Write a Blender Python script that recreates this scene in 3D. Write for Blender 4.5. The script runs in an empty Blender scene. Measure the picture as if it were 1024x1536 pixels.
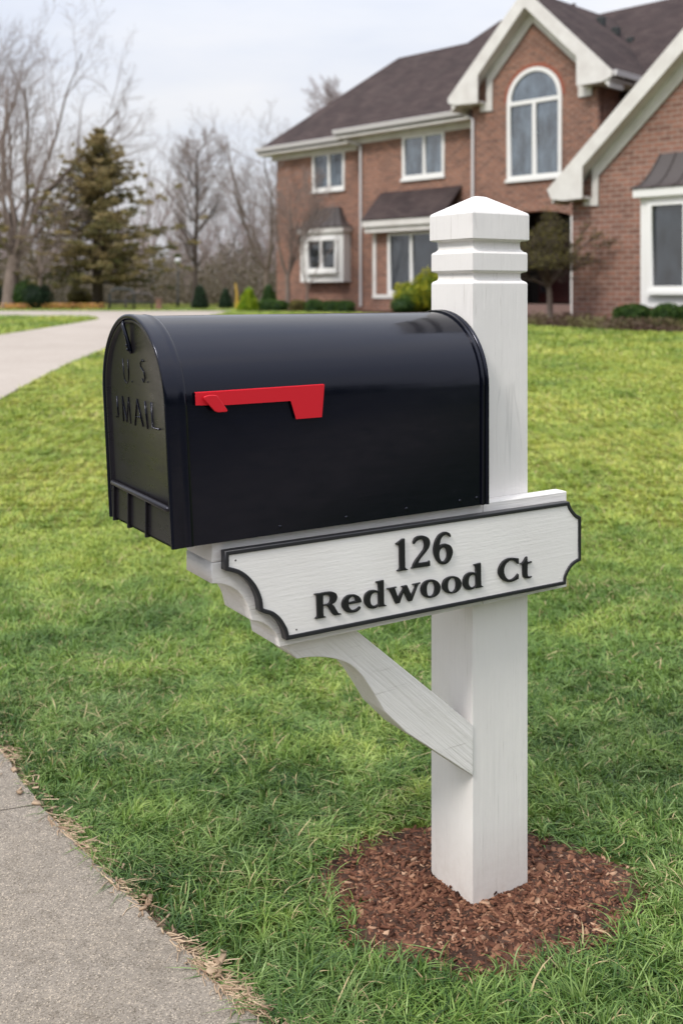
import bpy, bmesh, math, random
import numpy as np
from math import radians as R, sin, cos, pi
from mathutils import Vector, Matrix, noise as mn

sc = bpy.context.scene
C = bpy.data.collections.new('place'); sc.collection.children.link(C)
random.seed(7); RNG = np.random.default_rng(5)

# ------------------------------------------------------------------ materials
def mat(name, base, rough=.6, spec=.5, metal=0., ior=None):
    m = bpy.data.materials.new(name); m.use_nodes = True
    nt = m.node_tree; b = nt.nodes['Principled BSDF']
    b.inputs['Base Color'].default_value = (*base, 1)
    b.inputs['Roughness'].default_value = rough
    b.inputs['Metallic'].default_value = metal
    b.inputs['Specular IOR Level'].default_value = spec
    if ior: b.inputs['IOR'].default_value = ior
    return m
def N(m, t, **kw):
    n = m.node_tree.nodes.new(t)
    for k, v in kw.items():
        if k in n.inputs: n.inputs[k].default_value = v
        else: setattr(n, k, v)
    return n
def L(m, a, b): m.node_tree.links.new(a, b)
def BS(m): return m.node_tree.nodes['Principled BSDF']
def coords(m, kind='Object', scale=(1, 1, 1)):
    tc = N(m, 'ShaderNodeTexCoord'); mp = N(m, 'ShaderNodeMapping')
    mp.inputs['Scale'].default_value = scale
    L(m, tc.outputs[kind], mp.inputs['Vector']); return mp.outputs['Vector']
def noise(m, vec, scale, detail=4, rough=.6):
    n = N(m, 'ShaderNodeTexNoise'); n.inputs['Scale'].default_value = scale
    n.inputs['Detail'].default_value = detail; n.inputs['Roughness'].default_value = rough
    L(m, vec, n.inputs['Vector']); return n.outputs['Fac']
def ramp(m, fac, stops):
    r = N(m, 'ShaderNodeValToRGB'); e = r.color_ramp.elements
    while len(e) > len(stops): e.remove(e[-1])
    while len(e) < len(stops): e.new(1)
    for i, (p, c) in enumerate(stops):
        e[i].position = p; e[i].color = (*c, 1) if len(c) == 3 else c
    L(m, fac, r.inputs['Fac']); return r.outputs['Color']
def bump(m, h, strength, dist=.01, prev=None):
    b = N(m, 'ShaderNodeBump'); b.inputs['Strength'].default_value = strength; b.inputs['Distance'].default_value = dist
    L(m, h, b.inputs['Height'])
    if prev: L(m, prev, b.inputs['Normal'])
    L(m, b.outputs['Normal'], BS(m).inputs['Normal']); return b.outputs['Normal']
def mixc(m, fac, a, b, mode='MIX'):
    x = N(m, 'ShaderNodeMix'); x.data_type = 'RGBA'; x.blend_type = mode
    for s, v in ((0, fac), (6, a), (7, b)):
        if hasattr(v, 'is_linked') or hasattr(v, 'links'): L(m, v, x.inputs[s])
        elif isinstance(v, (int, float)): x.inputs[s].default_value = v
        else: x.inputs[s].default_value = (*v, 1)
    return x.outputs[2]

def rotated(m, ang, scale):
    tc = N(m, 'ShaderNodeTexCoord'); r = N(m, 'ShaderNodeMapping'); r.inputs['Rotation'].default_value = (0, ang, 0); L(m, tc.outputs['Object'], r.inputs[0])
    s = N(m, 'ShaderNodeMapping'); s.inputs['Scale'].default_value = scale; L(m, r.outputs[0], s.inputs[0]); return s.outputs[0]
def painted_wood(name, axis, base=(.83, .80, .765), grain=.35, tilt=0.):
    m = mat(name, base, .5, .35)
    sc_ = [60, 60, 60]; sc_[axis] = 2.2
    v = rotated(m, tilt, sc_); v2 = coords(m)
    g = noise(m, v, 1.0, 5, .65)
    s2 = [26, 26, 26]; s2[axis] = 14
    p = noise(m, coords(m, scale=s2), 1.0, 3)
    big = noise(m, v2, 3.0, 4)
    col = ramp(m, big, [(.3, tuple(c*.93 for c in base)), (.7, tuple(min(1, c*1.03) for c in base))])
    dirt = ramp(m, noise(m, coords(m, scale=sc_), 2.6, 6, .75), [(.30, (.52, .49, .45)), (.41, (1, 1, 1))])
    col = mixc(m, .6, col, dirt, 'MULTIPLY')
    # hairline checks running with the grain
    s4 = [9, 9, 9]; s4[axis] = .55
    cr = noise(m, rotated(m, tilt, s4), 1.0, 3, .5)
    ln = ramp(m, cr, [(.478, (1, 1, 1)), (.4835, (0, 0, 0)), (.489, (1, 1, 1))])
    mk = ramp(m, noise(m, v2, 3.3, 3), [(.52, (1, 1, 1)), (.6, (0, 0, 0))])
    lm = mixc(m, 1., ln, mk, 'LIGHTEN')
    col = mixc(m, 0. if tilt else .17, col, lm, 'MULTIPLY')
    if axis == 2:      # splashed soil low on the post
        g3 = N(m, 'ShaderNodeTexCoord'); s3 = N(m, 'ShaderNodeSeparateXYZ'); L(m, g3.outputs['Object'], s3.inputs[0])
        r3 = N(m, 'ShaderNodeMapRange'); L(m, s3.outputs[2], r3.inputs['Value']); r3.inputs['From Min'].default_value = 0; r3.inputs['From Max'].default_value = .16; r3.inputs['To Min'].default_value = .62; r3.inputs['To Max'].default_value = 0
        a3 = N(m, 'ShaderNodeMath', operation='MULTIPLY'); L(m, r3.outputs[0], a3.inputs[0]); L(m, noise(m, v2, 38, 6, .8), a3.inputs[1])
        col = mixc(m, a3.outputs[0], col, (.33, .25, .18))
    L(m, col, BS(m).inputs['Base Color'])
    n1 = bump(m, g, grain, .004)
    n2 = bump(m, p, .25, .003, n1)
    fine = bump(m, noise(m, v2, 420, 2), .12, .0006, n2)
    # a few scratches and brush-lifted spots
    sp = ramp(m, noise(m, coords(m, scale=(9, 9, 9)), 3.0, 6, .8), [(.62, (0, 0, 0)), (.66, (1, 1, 1))])
    n5 = bump(m, sp, .22, .0016, fine)
    bump(m, lm, 0. if tilt else .35, .001, n5)
    return m

def brick(name, bw, bh, c1, c2, mortar, ms):
    m = mat(name, c1, .9, .15)
    tc = N(m, 'ShaderNodeTexCoord'); sp = N(m, 'ShaderNodeSeparateXYZ'); L(m, tc.outputs['Object'], sp.inputs[0])
    ad = N(m, 'ShaderNodeMath', operation='ADD'); L(m, sp.outputs[0], ad.inputs[0]); L(m, sp.outputs[1], ad.inputs[1])
    cb = N(m, 'ShaderNodeCombineXYZ'); L(m, ad.outputs[0], cb.inputs[0]); L(m, sp.outputs[2], cb.inputs[1])
    b = N(m, 'ShaderNodeTexBrick'); L(m, cb.outputs[0], b.inputs['Vector'])
    b.inputs['Scale'].default_value = 1; b.inputs['Brick Width'].default_value = bw; b.inputs['Row Height'].default_value = bh
    b.inputs['Mortar Size'].default_value = ms; b.inputs['Mortar Smooth'].default_value = .3; b.inputs['Bias'].default_value = -.1
    b.inputs['Color1'].default_value = (*c1, 1); b.inputs['Color2'].default_value = (*c2, 1); b.inputs['Mortar'].default_value = (*mortar, 1)
    st = noise(m, tc.outputs['Object'], .7, 5)
    f = ramp(m, st, [(.3, (.78, .76, .76)), (.7, (1.1, 1.08, 1.06))])
    spn = ramp(m, noise(m, tc.outputs['Object'], 9, 3), [(.35, (.82, .8, .8)), (.65, (1.12, 1.1, 1.08))])
    col = mixc(m, 1., b.outputs['Color'], f, 'MULTIPLY'); col = mixc(m, .8, col, spn, 'MULTIPLY')
    L(m, col, BS(m).inputs['Base Color'])
    inv = N(m, 'ShaderNodeMath', operation='SUBTRACT'); inv.inputs[0].default_value = 1; L(m, b.outputs['Fac'], inv.inputs[1])
    bump(m, inv.outputs[0], .6, .012)
    return m

def shingle(name):
    m = mat(name, (.1, .085, .085), .95, .1)
    tc = N(m, 'ShaderNodeTexCoord'); sp = N(m, 'ShaderNodeSeparateXYZ'); L(m, tc.outputs['Object'], sp.inputs[0])
    ad = N(m, 'ShaderNodeMath', operation='ADD'); L(m, sp.outputs[0], ad.inputs[0]); L(m, sp.outputs[1], ad.inputs[1])
    cb = N(m, 'ShaderNodeCombineXYZ'); L(m, ad.outputs[0], cb.inputs[0]); L(m, sp.outputs[2], cb.inputs[1])
    b = N(m, 'ShaderNodeTexBrick'); L(m, cb.outputs[0], b.inputs['Vector'])
    b.inputs['Scale'].default_value = 1; b.inputs['Brick Width'].default_value = .32; b.inputs['Row Height'].default_value = .1
    b.inputs['Mortar Size'].default_value = .008; b.inputs['Mortar Smooth'].default_value = .6
    b.inputs['Color1'].default_value = (.054, .041, .042, 1); b.inputs['Color2'].default_value = (.072, .056, .055, 1); b.inputs['Mortar'].default_value = (.034, .027, .027, 1)
    st = ramp(m, noise(m, tc.outputs['Object'], 1.3, 6), [(.3, (.8, .8, .8)), (.7, (1.25, 1.2, 1.15))])
    L(m, mixc(m, 1., b.outputs['Color'], st, 'MULTIPLY'), BS(m).inputs['Base Color'])
    bump(m, noise(m, tc.outputs['Object'], 30, 4), .6, .02)
    return m

def leafy(name, a, b, trans=.3, rough=.6):
    m = mat(name, a, rough, .3)
    at = N(m, 'ShaderNodeAttribute'); at.attribute_name = 'tint'
    L(m, ramp(m, at.outputs['Fac'], [(0, a), (1, b)]), BS(m).inputs['Base Color'])
    nt = m.node_tree; tr = N(m, 'ShaderNodeBsdfTranslucent'); mx = N(m, 'ShaderNodeMixShader'); mx.inputs[0].default_value = trans
    L(m, ramp(m, at.outputs['Fac'], [(0, a), (1, b)]), tr.inputs['Color'])
    L(m, BS(m).outputs[0], mx.inputs[1]); L(m, tr.outputs[0], mx.inputs[2]); L(m, mx.outputs[0], nt.nodes['Material Output'].inputs[0])
    return m

def barkm(name, a, b, sc_=(14, 14, 3)):
    m = mat(name, a, .9, .15)
    v = coords(m, scale=sc_)
    n = noise(m, v, 1, 5)
    L(m, ramp(m, n, [(.3, a), (.7, b)]), BS(m).inputs['Base Color']); bump(m, n, .7, .03)
    return m

M = {}
M['post'] = painted_wood('white_painted_post', 2, grain=.4)
M['arm'] = painted_wood('white_painted_arm', 0, grain=.7)
M['brace'] = painted_wood('white_painted_brace', 0, grain=1.0, tilt=R(-42))
def sign_panel_mat():
    m = mat('sign_panel_paint', (.82, .80, .77), .5, .35)
    v = coords(m, scale=(11, 11, 250)); g = noise(m, v, 1.0, 2, .5)
    L(m, ramp(m, noise(m, coords(m), 6, 4), [(.3, (.79, .765, .73)), (.7, (.85, .83, .795))]), BS(m).inputs['Base Color'])
    n1 = bump(m, g, .24, .0014); bump(m, noise(m, coords(m, scale=(60, 60, 200)), 1, 3), .3, .001, n1)
    return m
M['panel'] = sign_panel_mat()
M['trim_black'] = mat('black_sign_trim', (.02, .02, .024), .36, .5)
bump(M['trim_black'], noise(M['trim_black'], coords(M['trim_black'], scale=(20, 60, 160)), 1, 3), .3, .001)
M['letter'] = mat('black_letter', (.011, .011, .012), .45, .4)
def box_paint(name, base, rough, stretch=(5, 20, 190), st=.08, ior=1.42):
    m = mat(name, base, rough, .5, ior=ior)
    BS(m).inputs['Specular Tint'].default_value = (.82, .84, 1, 1)
    n = bump(m, noise(m, coords(m, scale=stretch), 1, 4, .6), st, .0009)
    bump(m, noise(m, coords(m, scale=(5, 9, 9)), 1, 2), .14, .0028, n)
    L(m, ramp(m, noise(m, coords(m, scale=(18, 18, 60)), 1, 5), [(.3, (rough-.05,)*3), (.6, (rough+.03,)*3), (.78, (rough+.14,)*3)]), BS(m).inputs['Roughness'])
    return m
M['box'] = box_paint('black_enamel', (.003, .0036, .0075), .155)
M['door'] = box_paint('black_enamel_door', (.013, .0115, .0135), .3, (30, 30, 70), .08, 1.45)
M['red'] = mat('red_flag_enamel', (.62, .010, .022), .42, .4)
bump(M['red'], noise(M['red'], coords(M['red']), 60, 3), .12, .001)
M['brick'] = brick('red_brick', .25, .093, (.31, .155, .108), (.175, .094, .072), (.34, .27, .23), .012)
M['brick_wide'] = brick('large_red_brick', .30, .118, (.31, .165, .125), (.20, .110, .088), (.35, .28, .24), .015)
M['brick_arch'] = mat('brick_header_course', (.30, .11, .075), .9, .15)
M['shingle'] = shingle('brown_shingle')
M['trim'] = mat('white_house_trim', (.66, .64, .61), .6, .3)
L(M['trim'], ramp(M['trim'], noise(M['trim'], coords(M['trim']), 2.5, 5), [(.3, (.60, .57, .54)), (.7, (.72, .70, .67))]), BS(M['trim']).inputs['Base Color'])
M['sash'] = mat('white_window_frame', (.78, .77, .75), .5, .3)
M['gutter'] = mat('white_gutter_metal', (.62, .60, .60), .45, .4)
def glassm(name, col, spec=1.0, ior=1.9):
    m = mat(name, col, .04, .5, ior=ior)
    L(m, ramp(m, noise(m, coords(m, scale=(2.2, 2.2, .9)), 1.6, 7, .7), [(.36, tuple(c*.3 for c in col)), (.52, col), (.68, tuple(c*1.7 for c in col))]), BS(m).inputs['Base Color'])  # mottled pane colour imitates uneven reflections of sky and trees
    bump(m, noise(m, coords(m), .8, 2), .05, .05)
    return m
M['glass'] = glassm('window_glass', (.075, .098, .122), ior=2.3)  # blue-grey sky reflection is put into the base colour
M['glass_dark'] = glassm('window_glass_low', (.020, .025, .032), ior=2.0)  # darker copy for low panes, tree reflections painted into the colour
M['copper'] = mat('aged_metal_roof', (.07, .058, .056), .55, .4)
M['door_wood'] = mat('dark_red_door', (.045, .012, .012), .4, .4)
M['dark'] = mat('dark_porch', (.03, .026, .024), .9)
M['iron'] = mat('dark_iron', (.025, .03, .03), .6)
M['lamp'] = mat('white_lamp_globe', (.8, .8, .82), .3)
M['yellow'] = mat('yellow_marker', (.6, .38, .05), .6)
M['step'] = mat('porch_brick_step', (.2, .13, .11), .9)
M['bark'] = barkm('grey_brown_bark', (.15, .115, .095), (.25, .2, .17))
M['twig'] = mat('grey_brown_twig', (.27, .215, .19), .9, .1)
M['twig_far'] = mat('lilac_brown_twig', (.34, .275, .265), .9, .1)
M['bark_dark'] = barkm('dark_bark', (.07, .055, .048), (.12, .095, .08))
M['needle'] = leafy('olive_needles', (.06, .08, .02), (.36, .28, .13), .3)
M['boxwood'] = leafy('dark_boxwood', (.02, .055, .012), (.07, .13, .02), .2)
M['darkgreen'] = leafy('deep_evergreen', (.012, .03, .014), (.03, .06, .022), .15)
M['lime'] = leafy('lime_foliage', (.13, .24, .008), (.34, .42, .02), .3)
M['yg'] = leafy('yellow_green_foliage', (.07, .14, .012), (.50, .47, .03), .3)
M['budding'] = leafy('budding_leaves', (.09, .08, .025), (.22, .19, .05), .3)
M['brush'] = leafy('woodland_brush', (.1, .08, .05), (.2, .165, .12), .2)
M['flower'] = leafy('yellow_pink_flowers', (.55, .22, .16), (.7, .5, .08), .2)
M['bedplant'] = leafy('low_bed_plants', (.10, .06, .045), (.2, .19, .07), .2)

def concrete():
    m = mat('pale_concrete', (.4, .37, .34), .9, .2)
    v = coords(m)
    big = ramp(m, noise(m, v, 1.8, 5), [(.3, (.205, .182, .154)), (.7, (.26, .230, .195))])
    vo = N(m, 'ShaderNodeTexVoronoi'); vo.inputs['Scale'].default_value = 420; L(m, v, vo.inputs['Vector'])
    sp = ramp(m, vo.outputs['Color'], [(.1, (.5, .48, .45)), (.4, (1, 1, 1)), (.72, (1.08, 1.07, 1.05)), (.93, (2.0, 1.95, 1.85))])
    col = mixc(m, 1., big, sp, 'MULTIPLY')
    f2 = ramp(m, noise(m, v, 26, 8, .85), [(.34, (.74, .72, .69)), (.5, (1, 1, 1)), (.68, (1.16, 1.14, 1.1))])
    st = ramp(m, noise(m, v, 4.5, 6, .7), [(.35, (.93, .91, .88)), (.6, (1.04, 1.03, 1.02))]); f2 = mixc(m, 1., f2, st, 'MULTIPLY')
    col = mixc(m, .9, col, f2, 'MULTIPLY')
    L(m, col, BS(m).inputs['Base Color'])
    n = bump(m, noise(m, v, 200, 4, .7), .6, .002); bump(m, noise(m, v, 12, 4), .3, .006, n)
    return m
M['concrete'] = concrete()
def drive():
    m = mat('driveway_concrete', (.42, .37, .34), .9, .2)
    v = coords(m)
    col = ramp(m, noise(m, v, .5, 6), [(.3, (.33, .285, .245)), (.7, (.41, .36, .315))])
    L(m, mixc(m, .6, col, ramp(m, noise(m, v, 25, 4), [(.3, (.8, .8, .8)), (.7, (1.15, 1.15, 1.15))]), 'MULTIPLY'), BS(m).inputs['Base Color'])
    bump(m, noise(m, v, 60, 3), .3, .005)
    return m
M['drive'] = drive()
M['asphalt'] = mat('asphalt', (.055, .055, .056), .9)
bump(M['asphalt'], noise(M['asphalt'], coords(M['asphalt']), 120, 3), .5, .004)
def mulchm():
    m = mat('bark_mulch', (.1, .05, .03), .95, .15)
    at = N(m, 'ShaderNodeAttribute'); at.attribute_name = 'tint'
    L(m, ramp(m, at.outputs['Fac'], [(0, (.028, .012, .008)), (.42, (.14, .060, .037)), (.75, (.27, .135, .08)), (1, (.46, .29, .19))]), BS(m).inputs['Base Color'])
    bump(m, noise(m, coords(m), 260, 3), .5, .001)
    return m
M['mulch'] = mulchm()
M['mulchbase'] = mat('mulch_bed', (.05, .028, .02), .95, .1)
L(M['mulchbase'], ramp(M['mulchbase'], noise(M['mulchbase'], coords(M['mulchbase']), 7, 6), [(.35, (.03, .017, .013)), (.7, (.12, .07, .05))]), BS(M['mulchbase']).inputs['Base Color'])
bump(M['mulchbase'], noise(M['mulchbase'], coords(M['mulchbase']), 30, 5), 1, .03)

M['dirt'] = mat('brown_soil', (.16, .1, .065), .95, .1)
L(M['dirt'], ramp(M['dirt'], noise(M['dirt'], coords(M['dirt']), 60, 5), [(.35, (.07, .045, .03)), (.7, (.3, .21, .15))]), BS(M['dirt']).inputs['Base Color'])
bump(M['dirt'], noise(M['dirt'], coords(M['dirt']), 90, 4), 1, .01)
def lawn_colour(m, soil):
    """broad sward colour from the place on the ground, used by blades and soil alike"""
    ge = N(m, 'ShaderNodeNewGeometry'); P = ge.outputs['Position']
    mp = N(m, 'ShaderNodeMapping'); L(m, P, mp.inputs['Vector']); mp.inputs['Scale'].default_value = (1, 1, 0)
    n1 = noise(m, mp.outputs[0], .55, 4, .6); n2 = noise(m, mp.outputs[0], 3.2, 4, .65)
    sp = N(m, 'ShaderNodeSeparateXYZ'); L(m, P, sp.inputs[0])
    # the sward is yellower in the middle of the lawn
    mr = N(m, 'ShaderNodeMapRange'); L(m, sp.outputs[1], mr.inputs['Value'])
    mr.inputs['From Min'].default_value = 2.6; mr.inputs['From Max'].default_value = 6.5; mr.inputs['To Min'].default_value = -.16; mr.inputs['To Max'].default_value = .2
    m2 = N(m, 'ShaderNodeMapRange'); L(m, sp.outputs[1], m2.inputs['Value'])
    m2.inputs['From Min'].default_value = 13; m2.inputs['From Max'].default_value = 20; m2.inputs['To Min'].default_value = 0; m2.inputs['To Max'].default_value = -.13
    a = N(m, 'ShaderNodeMath', operation='ADD'); L(m, mr.outputs[0], a.inputs[0]); L(m, m2.outputs[0], a.inputs[1])
    b = N(m, 'ShaderNodeMath', operation='MULTIPLY_ADD'); L(m, n1, b.inputs[0]); b.inputs[1].default_value = 1.0; L(m, a.outputs[0], b.inputs[2])
    c = N(m, 'ShaderNodeMath', operation='MULTIPLY_ADD'); L(m, n2, c.inputs[0]); c.inputs[1].default_value = .55; L(m, b.outputs[0], c.inputs[2])
    d = N(m, 'ShaderNodeMath', operation='SUBTRACT'); L(m, c.outputs[0], d.inputs[0]); d.inputs[1].default_value = .27
    return ramp(m, d.outputs[0], [(.22, (.080, .145, .036)), (.42, (.185, .275, .060)), (.62, (.42, .47, .10)), (.8, (.56, .545, .14))])
def grassm():
    m = mat('grass_blade', (.1, .2, .03), .45, .35)
    col = lawn_colour(m, False)
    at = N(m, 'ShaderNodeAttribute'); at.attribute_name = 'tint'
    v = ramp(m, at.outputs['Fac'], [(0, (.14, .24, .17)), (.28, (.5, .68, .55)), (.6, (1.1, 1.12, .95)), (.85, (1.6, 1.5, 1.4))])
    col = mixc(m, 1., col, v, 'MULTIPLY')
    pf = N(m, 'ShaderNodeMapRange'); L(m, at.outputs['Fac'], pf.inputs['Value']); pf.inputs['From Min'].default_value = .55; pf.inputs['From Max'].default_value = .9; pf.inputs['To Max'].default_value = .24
    col = mixc(m, pf.outputs[0], col, (.34, .44, .27))  # lighter blades get pale highlights painted into their colour
    dead = ramp(m, at.outputs['Fac'], [(.955, (0, 0, 0)), (.965, (1, 1, 1))])
    rg = N(m, 'ShaderNodeRGBToBW'); L(m, dead, rg.inputs[0])
    col = mixc(m, rg.outputs[0], col, (.48, .38, .2))
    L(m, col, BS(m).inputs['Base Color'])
    tr = N(m, 'ShaderNodeBsdfTranslucent'); L(m, col, tr.inputs['Color'])
    mx = N(m, 'ShaderNodeMixShader'); mx.inputs[0].default_value = .17
    L(m, BS(m).outputs[0], mx.inputs[1]); L(m, tr.outputs[0], mx.inputs[2]); L(m, mx.outputs[0], m.node_tree.nodes['Material Output'].inputs[0])
    return m
M['grass'] = grassm()
def soilm():
    m = mat('lawn_sward', (.05, .07, .02), .95, .1)
    col = mixc(m, 1., lawn_colour(m, True), (.42, .42, .38), 'MULTIPLY')
    sp = ramp(m, noise(m, coords(m), 45, 5, .75), [(.3, (.45, .42, .4)), (.7, (1.3, 1.3, 1.2))])
    L(m, mixc(m, .9, col, sp, 'MULTIPLY'), BS(m).inputs['Base Color'])
    bump(m, noise(m, coords(m), 60, 4), 1, .03)
    return m
M['soil'] = soilm()
M['straw'] = leafy('dry_straw', (.24, .15, .09), (.60, .45, .30), .2)

# ------------------------------------------------------------------ mesh helpers
class MB:
    def __init__(s): s.v = []; s.f = []
    def add(s, vs, fs):
        b = len(s.v); s.v.extend(vs); s.f.extend(tuple(i+b for i in f) for f in fs)
    def box(s, x0, x1, y0, y1, z0, z1):
        x0, x1 = sorted((x0, x1)); y0, y1 = sorted((y0, y1)); z0, z1 = sorted((z0, z1))
        s.add([(x0,y0,z0),(x1,y0,z0),(x1,y1,z0),(x0,y1,z0),(x0,y0,z1),(x1,y0,z1),(x1,y1,z1),(x0,y1,z1)],
              [(0,3,2,1),(4,5,6,7),(0,1,5,4),(1,2,6,5),(2,3,7,6),(3,0,4,7)])
    def prism(s, a, b):
        """two matching loops of points, closed"""
        n = len(a); s.add(list(a)+list(b), [tuple(range(n))[::-1], tuple(range(n, 2*n))] + [(i, (i+1) % n, n+(i+1) % n, n+i) for i in range(n)])
    def tube(s, pts, rad, k=8, cap=True):
        pts = [Vector(p) for p in pts]; n = len(pts)
        if not isinstance(rad, (list, tuple)): rad = [rad]*n
        rings = []
        up = Vector((0, 0, 1))
        for i, p in enumerate(pts):
            d = (pts[min(i+1, n-1)]-pts[max(i-1, 0)]).normalized()
            a = d.cross(up if abs(d.z) < .95 else Vector((1, 0, 0))).normalized(); b = d.cross(a)
            rings.append([tuple(p+a*(rad[i]*cos(2*pi*j/k))+b*(rad[i]*sin(2*pi*j/k))) for j in range(k)])
        vs = [q for r in rings for q in r]
        fs = [(i*k+j, i*k+(j+1) % k, (i+1)*k+(j+1) % k, (i+1)*k+j) for i in range(n-1) for j in range(k)]
        if cap: fs += [tuple(range(k))[::-1], tuple((n-1)*k+j for j in range(k))]
        s.add(vs, fs)
    def build(s, name, m, parent=None, smooth=False, bevel=0, fixn=True, seg=2):
        me = bpy.data.meshes.new(name); me.from_pydata([tuple(v) for v in s.v], [], s.f); me.update()
        if fixn:
            bm = bmesh.new(); bm.from_mesh(me); bmesh.ops.recalc_face_normals(bm, faces=bm.faces); bm.to_mesh(me); bm.free()
        return link(name, me, m, parent, smooth, bevel, seg)
def link(name, me, m, parent=None, smooth=False, bevel=0, seg=2):
    o = bpy.data.objects.new(name, me); C.objects.link(o)
    if m: me.materials.append(m)
    if parent: o.parent = parent
    if smooth:
        me.polygons.foreach_set('use_smooth', [True]*len(me.polygons))
    if bevel:
        b = o.modifiers.new('bevel', 'BEVEL'); b.width = bevel; b.segments = seg; b.limit_method = 'ANGLE'; b.angle_limit = R(40)
    return o
def thing(name, label, cat, loc=(0, 0, 0), rz=0, group=None):
    o = bpy.data.objects.new(name, None); C.objects.link(o); o.location = loc; o.rotation_euler = (0, 0, rz); o.empty_display_size = .1
    return tag(o, label, cat, group)
def tag(o, label, cat, group=None, kind=None):
    if label: o['label'] = label
    if cat: o['category'] = cat
    if group: o['group'] = group
    if kind: o['kind'] = kind
    return o
def struct(o, kind='structure'): o['kind'] = kind; return o

def smooth_contour(c, steps=5):
    """points (x, y, corner flag); Catmull-Rom between corners"""
    n = len(c); out = []
    for i in range(n):
        p1, p2 = c[i], c[(i+1) % n]
        out.append((p1[0], p1[1]))
        if p1[2] and p2[2]: continue
        p0 = c[i-1] if not p1[2] else p1; p3 = c[(i+2) % n] if not p2[2] else p2
        for k in range(1, steps):
            t = k/steps
            out.append(tuple(.5*((2*p1[a])+(-p0[a]+p2[a])*t+(2*p0[a]-5*p1[a]+4*p2[a]-p3[a])*t*t+(-p0[a]+3*p1[a]-3*p2[a]+p3[a])*t**3) for a in (0, 1)))
    return out
def sheet(name, contours, depth, front, m, parent=None, bevel=0, smooth=False):
    """flat cut-out in the (x, z) plane with holes, its front face at local y = -front, 'depth' thick behind it"""
    cu = bpy.data.curves.new(name, 'CURVE'); cu.dimensions = '2D'; cu.fill_mode = 'BOTH'
    for c in contours:
        sp = cu.splines.new('POLY'); sp.points.add(len(c)-1)
        for i, p in enumerate(c): sp.points[i].co = (p[0], p[1], 0, 1)
        sp.use_cyclic_u = True
    cu.extrude = max(depth/2-bevel, 1e-5); cu.bevel_depth = bevel; cu.bevel_resolution = 1
    if bevel: cu.offset = -bevel
    t = bpy.data.objects.new('tmp', cu); C.objects.link(t)
    dg = bpy.context.evaluated_depsgraph_get(); me = bpy.data.meshes.new_from_object(t.evaluated_get(dg))
    bpy.data.objects.remove(t); bpy.data.curves.remove(cu)
    n = len(me.vertices); a = np.empty(n*3); me.vertices.foreach_get('co', a); a = a.reshape(n, 3)
    b = np.stack([a[:, 0], -(a[:, 2]+front-depth/2), a[:, 1]], 1)
    me.vertices.foreach_set('co', b.ravel()); me.update()
    bm = bmesh.new(); bm.from_mesh(me); bmesh.ops.remove_doubles(bm, verts=bm.verts, dist=1e-5); bmesh.ops.recalc_face_normals(bm, faces=bm.faces); bm.to_mesh(me); bm.free()
    me.materials.clear(); me.name = name
    return link(name, me, m, parent, smooth)
def rect(x0, x1, z0, z1): return [(x0, z0), (x1, z0), (x1, z1), (x0, z1)]
def inset(poly, d):
    n = len(poly); ar = sum(poly[i][0]*poly[(i+1) % n][1]-poly[(i+1) % n][0]*poly[i][1] for i in range(n)); sgn = 1 if ar > 0 else -1
    out = []
    for i in range(n):
        p, q, r = Vector(poly[i-1]), Vector(poly[i]), Vector(poly[(i+1) % n])
        a = (q-p).normalized(); b = (r-q).normalized()
        na = Vector((-a.y, a.x))*sgn; nb = Vector((-b.y, b.x))*sgn
        h = (na+nb); h = h.normalized() if h.length > 1e-6 else na
        out.append(tuple(q+h*(d/max(.45, h.dot(na)))))
    return out
def nparr(name, V, F, m, parent=None, tint=None, smooth=False):
    """fast mesh from numpy; F is (n,3) or (n,4)"""
    me = bpy.data.meshes.new(name); k = F.shape[1]
    me.vertices.add(len(V)); me.vertices.foreach_set('co', np.ascontiguousarray(V, np.float32).ravel())
    me.loops.add(F.size); me.loops.foreach_set('vertex_index', np.ascontiguousarray(F, np.int32).ravel())
    me.polygons.add(len(F)); me.polygons.foreach_set('loop_start', np.arange(0, F.size, k, dtype=np.int32))
    if tint is not None:
        at = me.attributes.new('tint', 'FLOAT', 'POINT'); at.data.foreach_set('value', np.ascontiguousarray(tint, np.float32))
    me.update(calc_edges=True)
    return link(name, me, m, parent, smooth)

# ------------------------------------------------------------------ terrain
T0, T1, SL = 5.0, 24.2, .0345
def zt(y): return SL*(min(max(y, T0), T1)-T0)
def ztn(y): return SL*(np.clip(y, T0, T1)-T0)
def drape(name, poly, off, m, thick=0):
    bm = bmesh.new(); f = bm.faces.new([bm.verts.new((x, y, 0)) for x, y in poly])
    for yy in (T0, T1):
        bmesh.ops.bisect_plane(bm, geom=bm.verts[:]+bm.edges[:]+bm.faces[:], plane_co=(0, yy, 0), plane_no=(0, 1, 0))
    bmesh.ops.recalc_face_normals(bm, faces=bm.faces)
    for f in bm.faces:
        if f.normal.z < 0: f.normal_flip()
    if thick:
        r = bmesh.ops.extrude_face_region(bm, geom=bm.faces[:])
        for v in [g for g in r['geom'] if isinstance(g, bmesh.types.BMVert)]: v.co.z -= 0
        top = set(g for g in r['geom'] if isinstance(g, bmesh.types.BMVert))
        for v in bm.verts: v.co.z = zt(v.co.y)+(off if v in top else off-thick)
        bmesh.ops.recalc_face_normals(bm, faces=bm.faces)
    else:
        for v in bm.verts: v.co.z = zt(v.co.y)+off
    me = bpy.data.meshes.new(name); bm.to_mesh(me); bm.free()
    return struct(link(name, me, m))
ys = [-60, -5, 0, 2, 5, 10, 15, 20, 24.2, 30, 45, 90, 400]; xs = [-300, -60, -20, -8, -3, 0, 3, 8, 20, 60, 300]
gb = MB(); gb.v = [(x, y, zt(y)) for y in ys for x in xs]; nx = len(xs)
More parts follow.
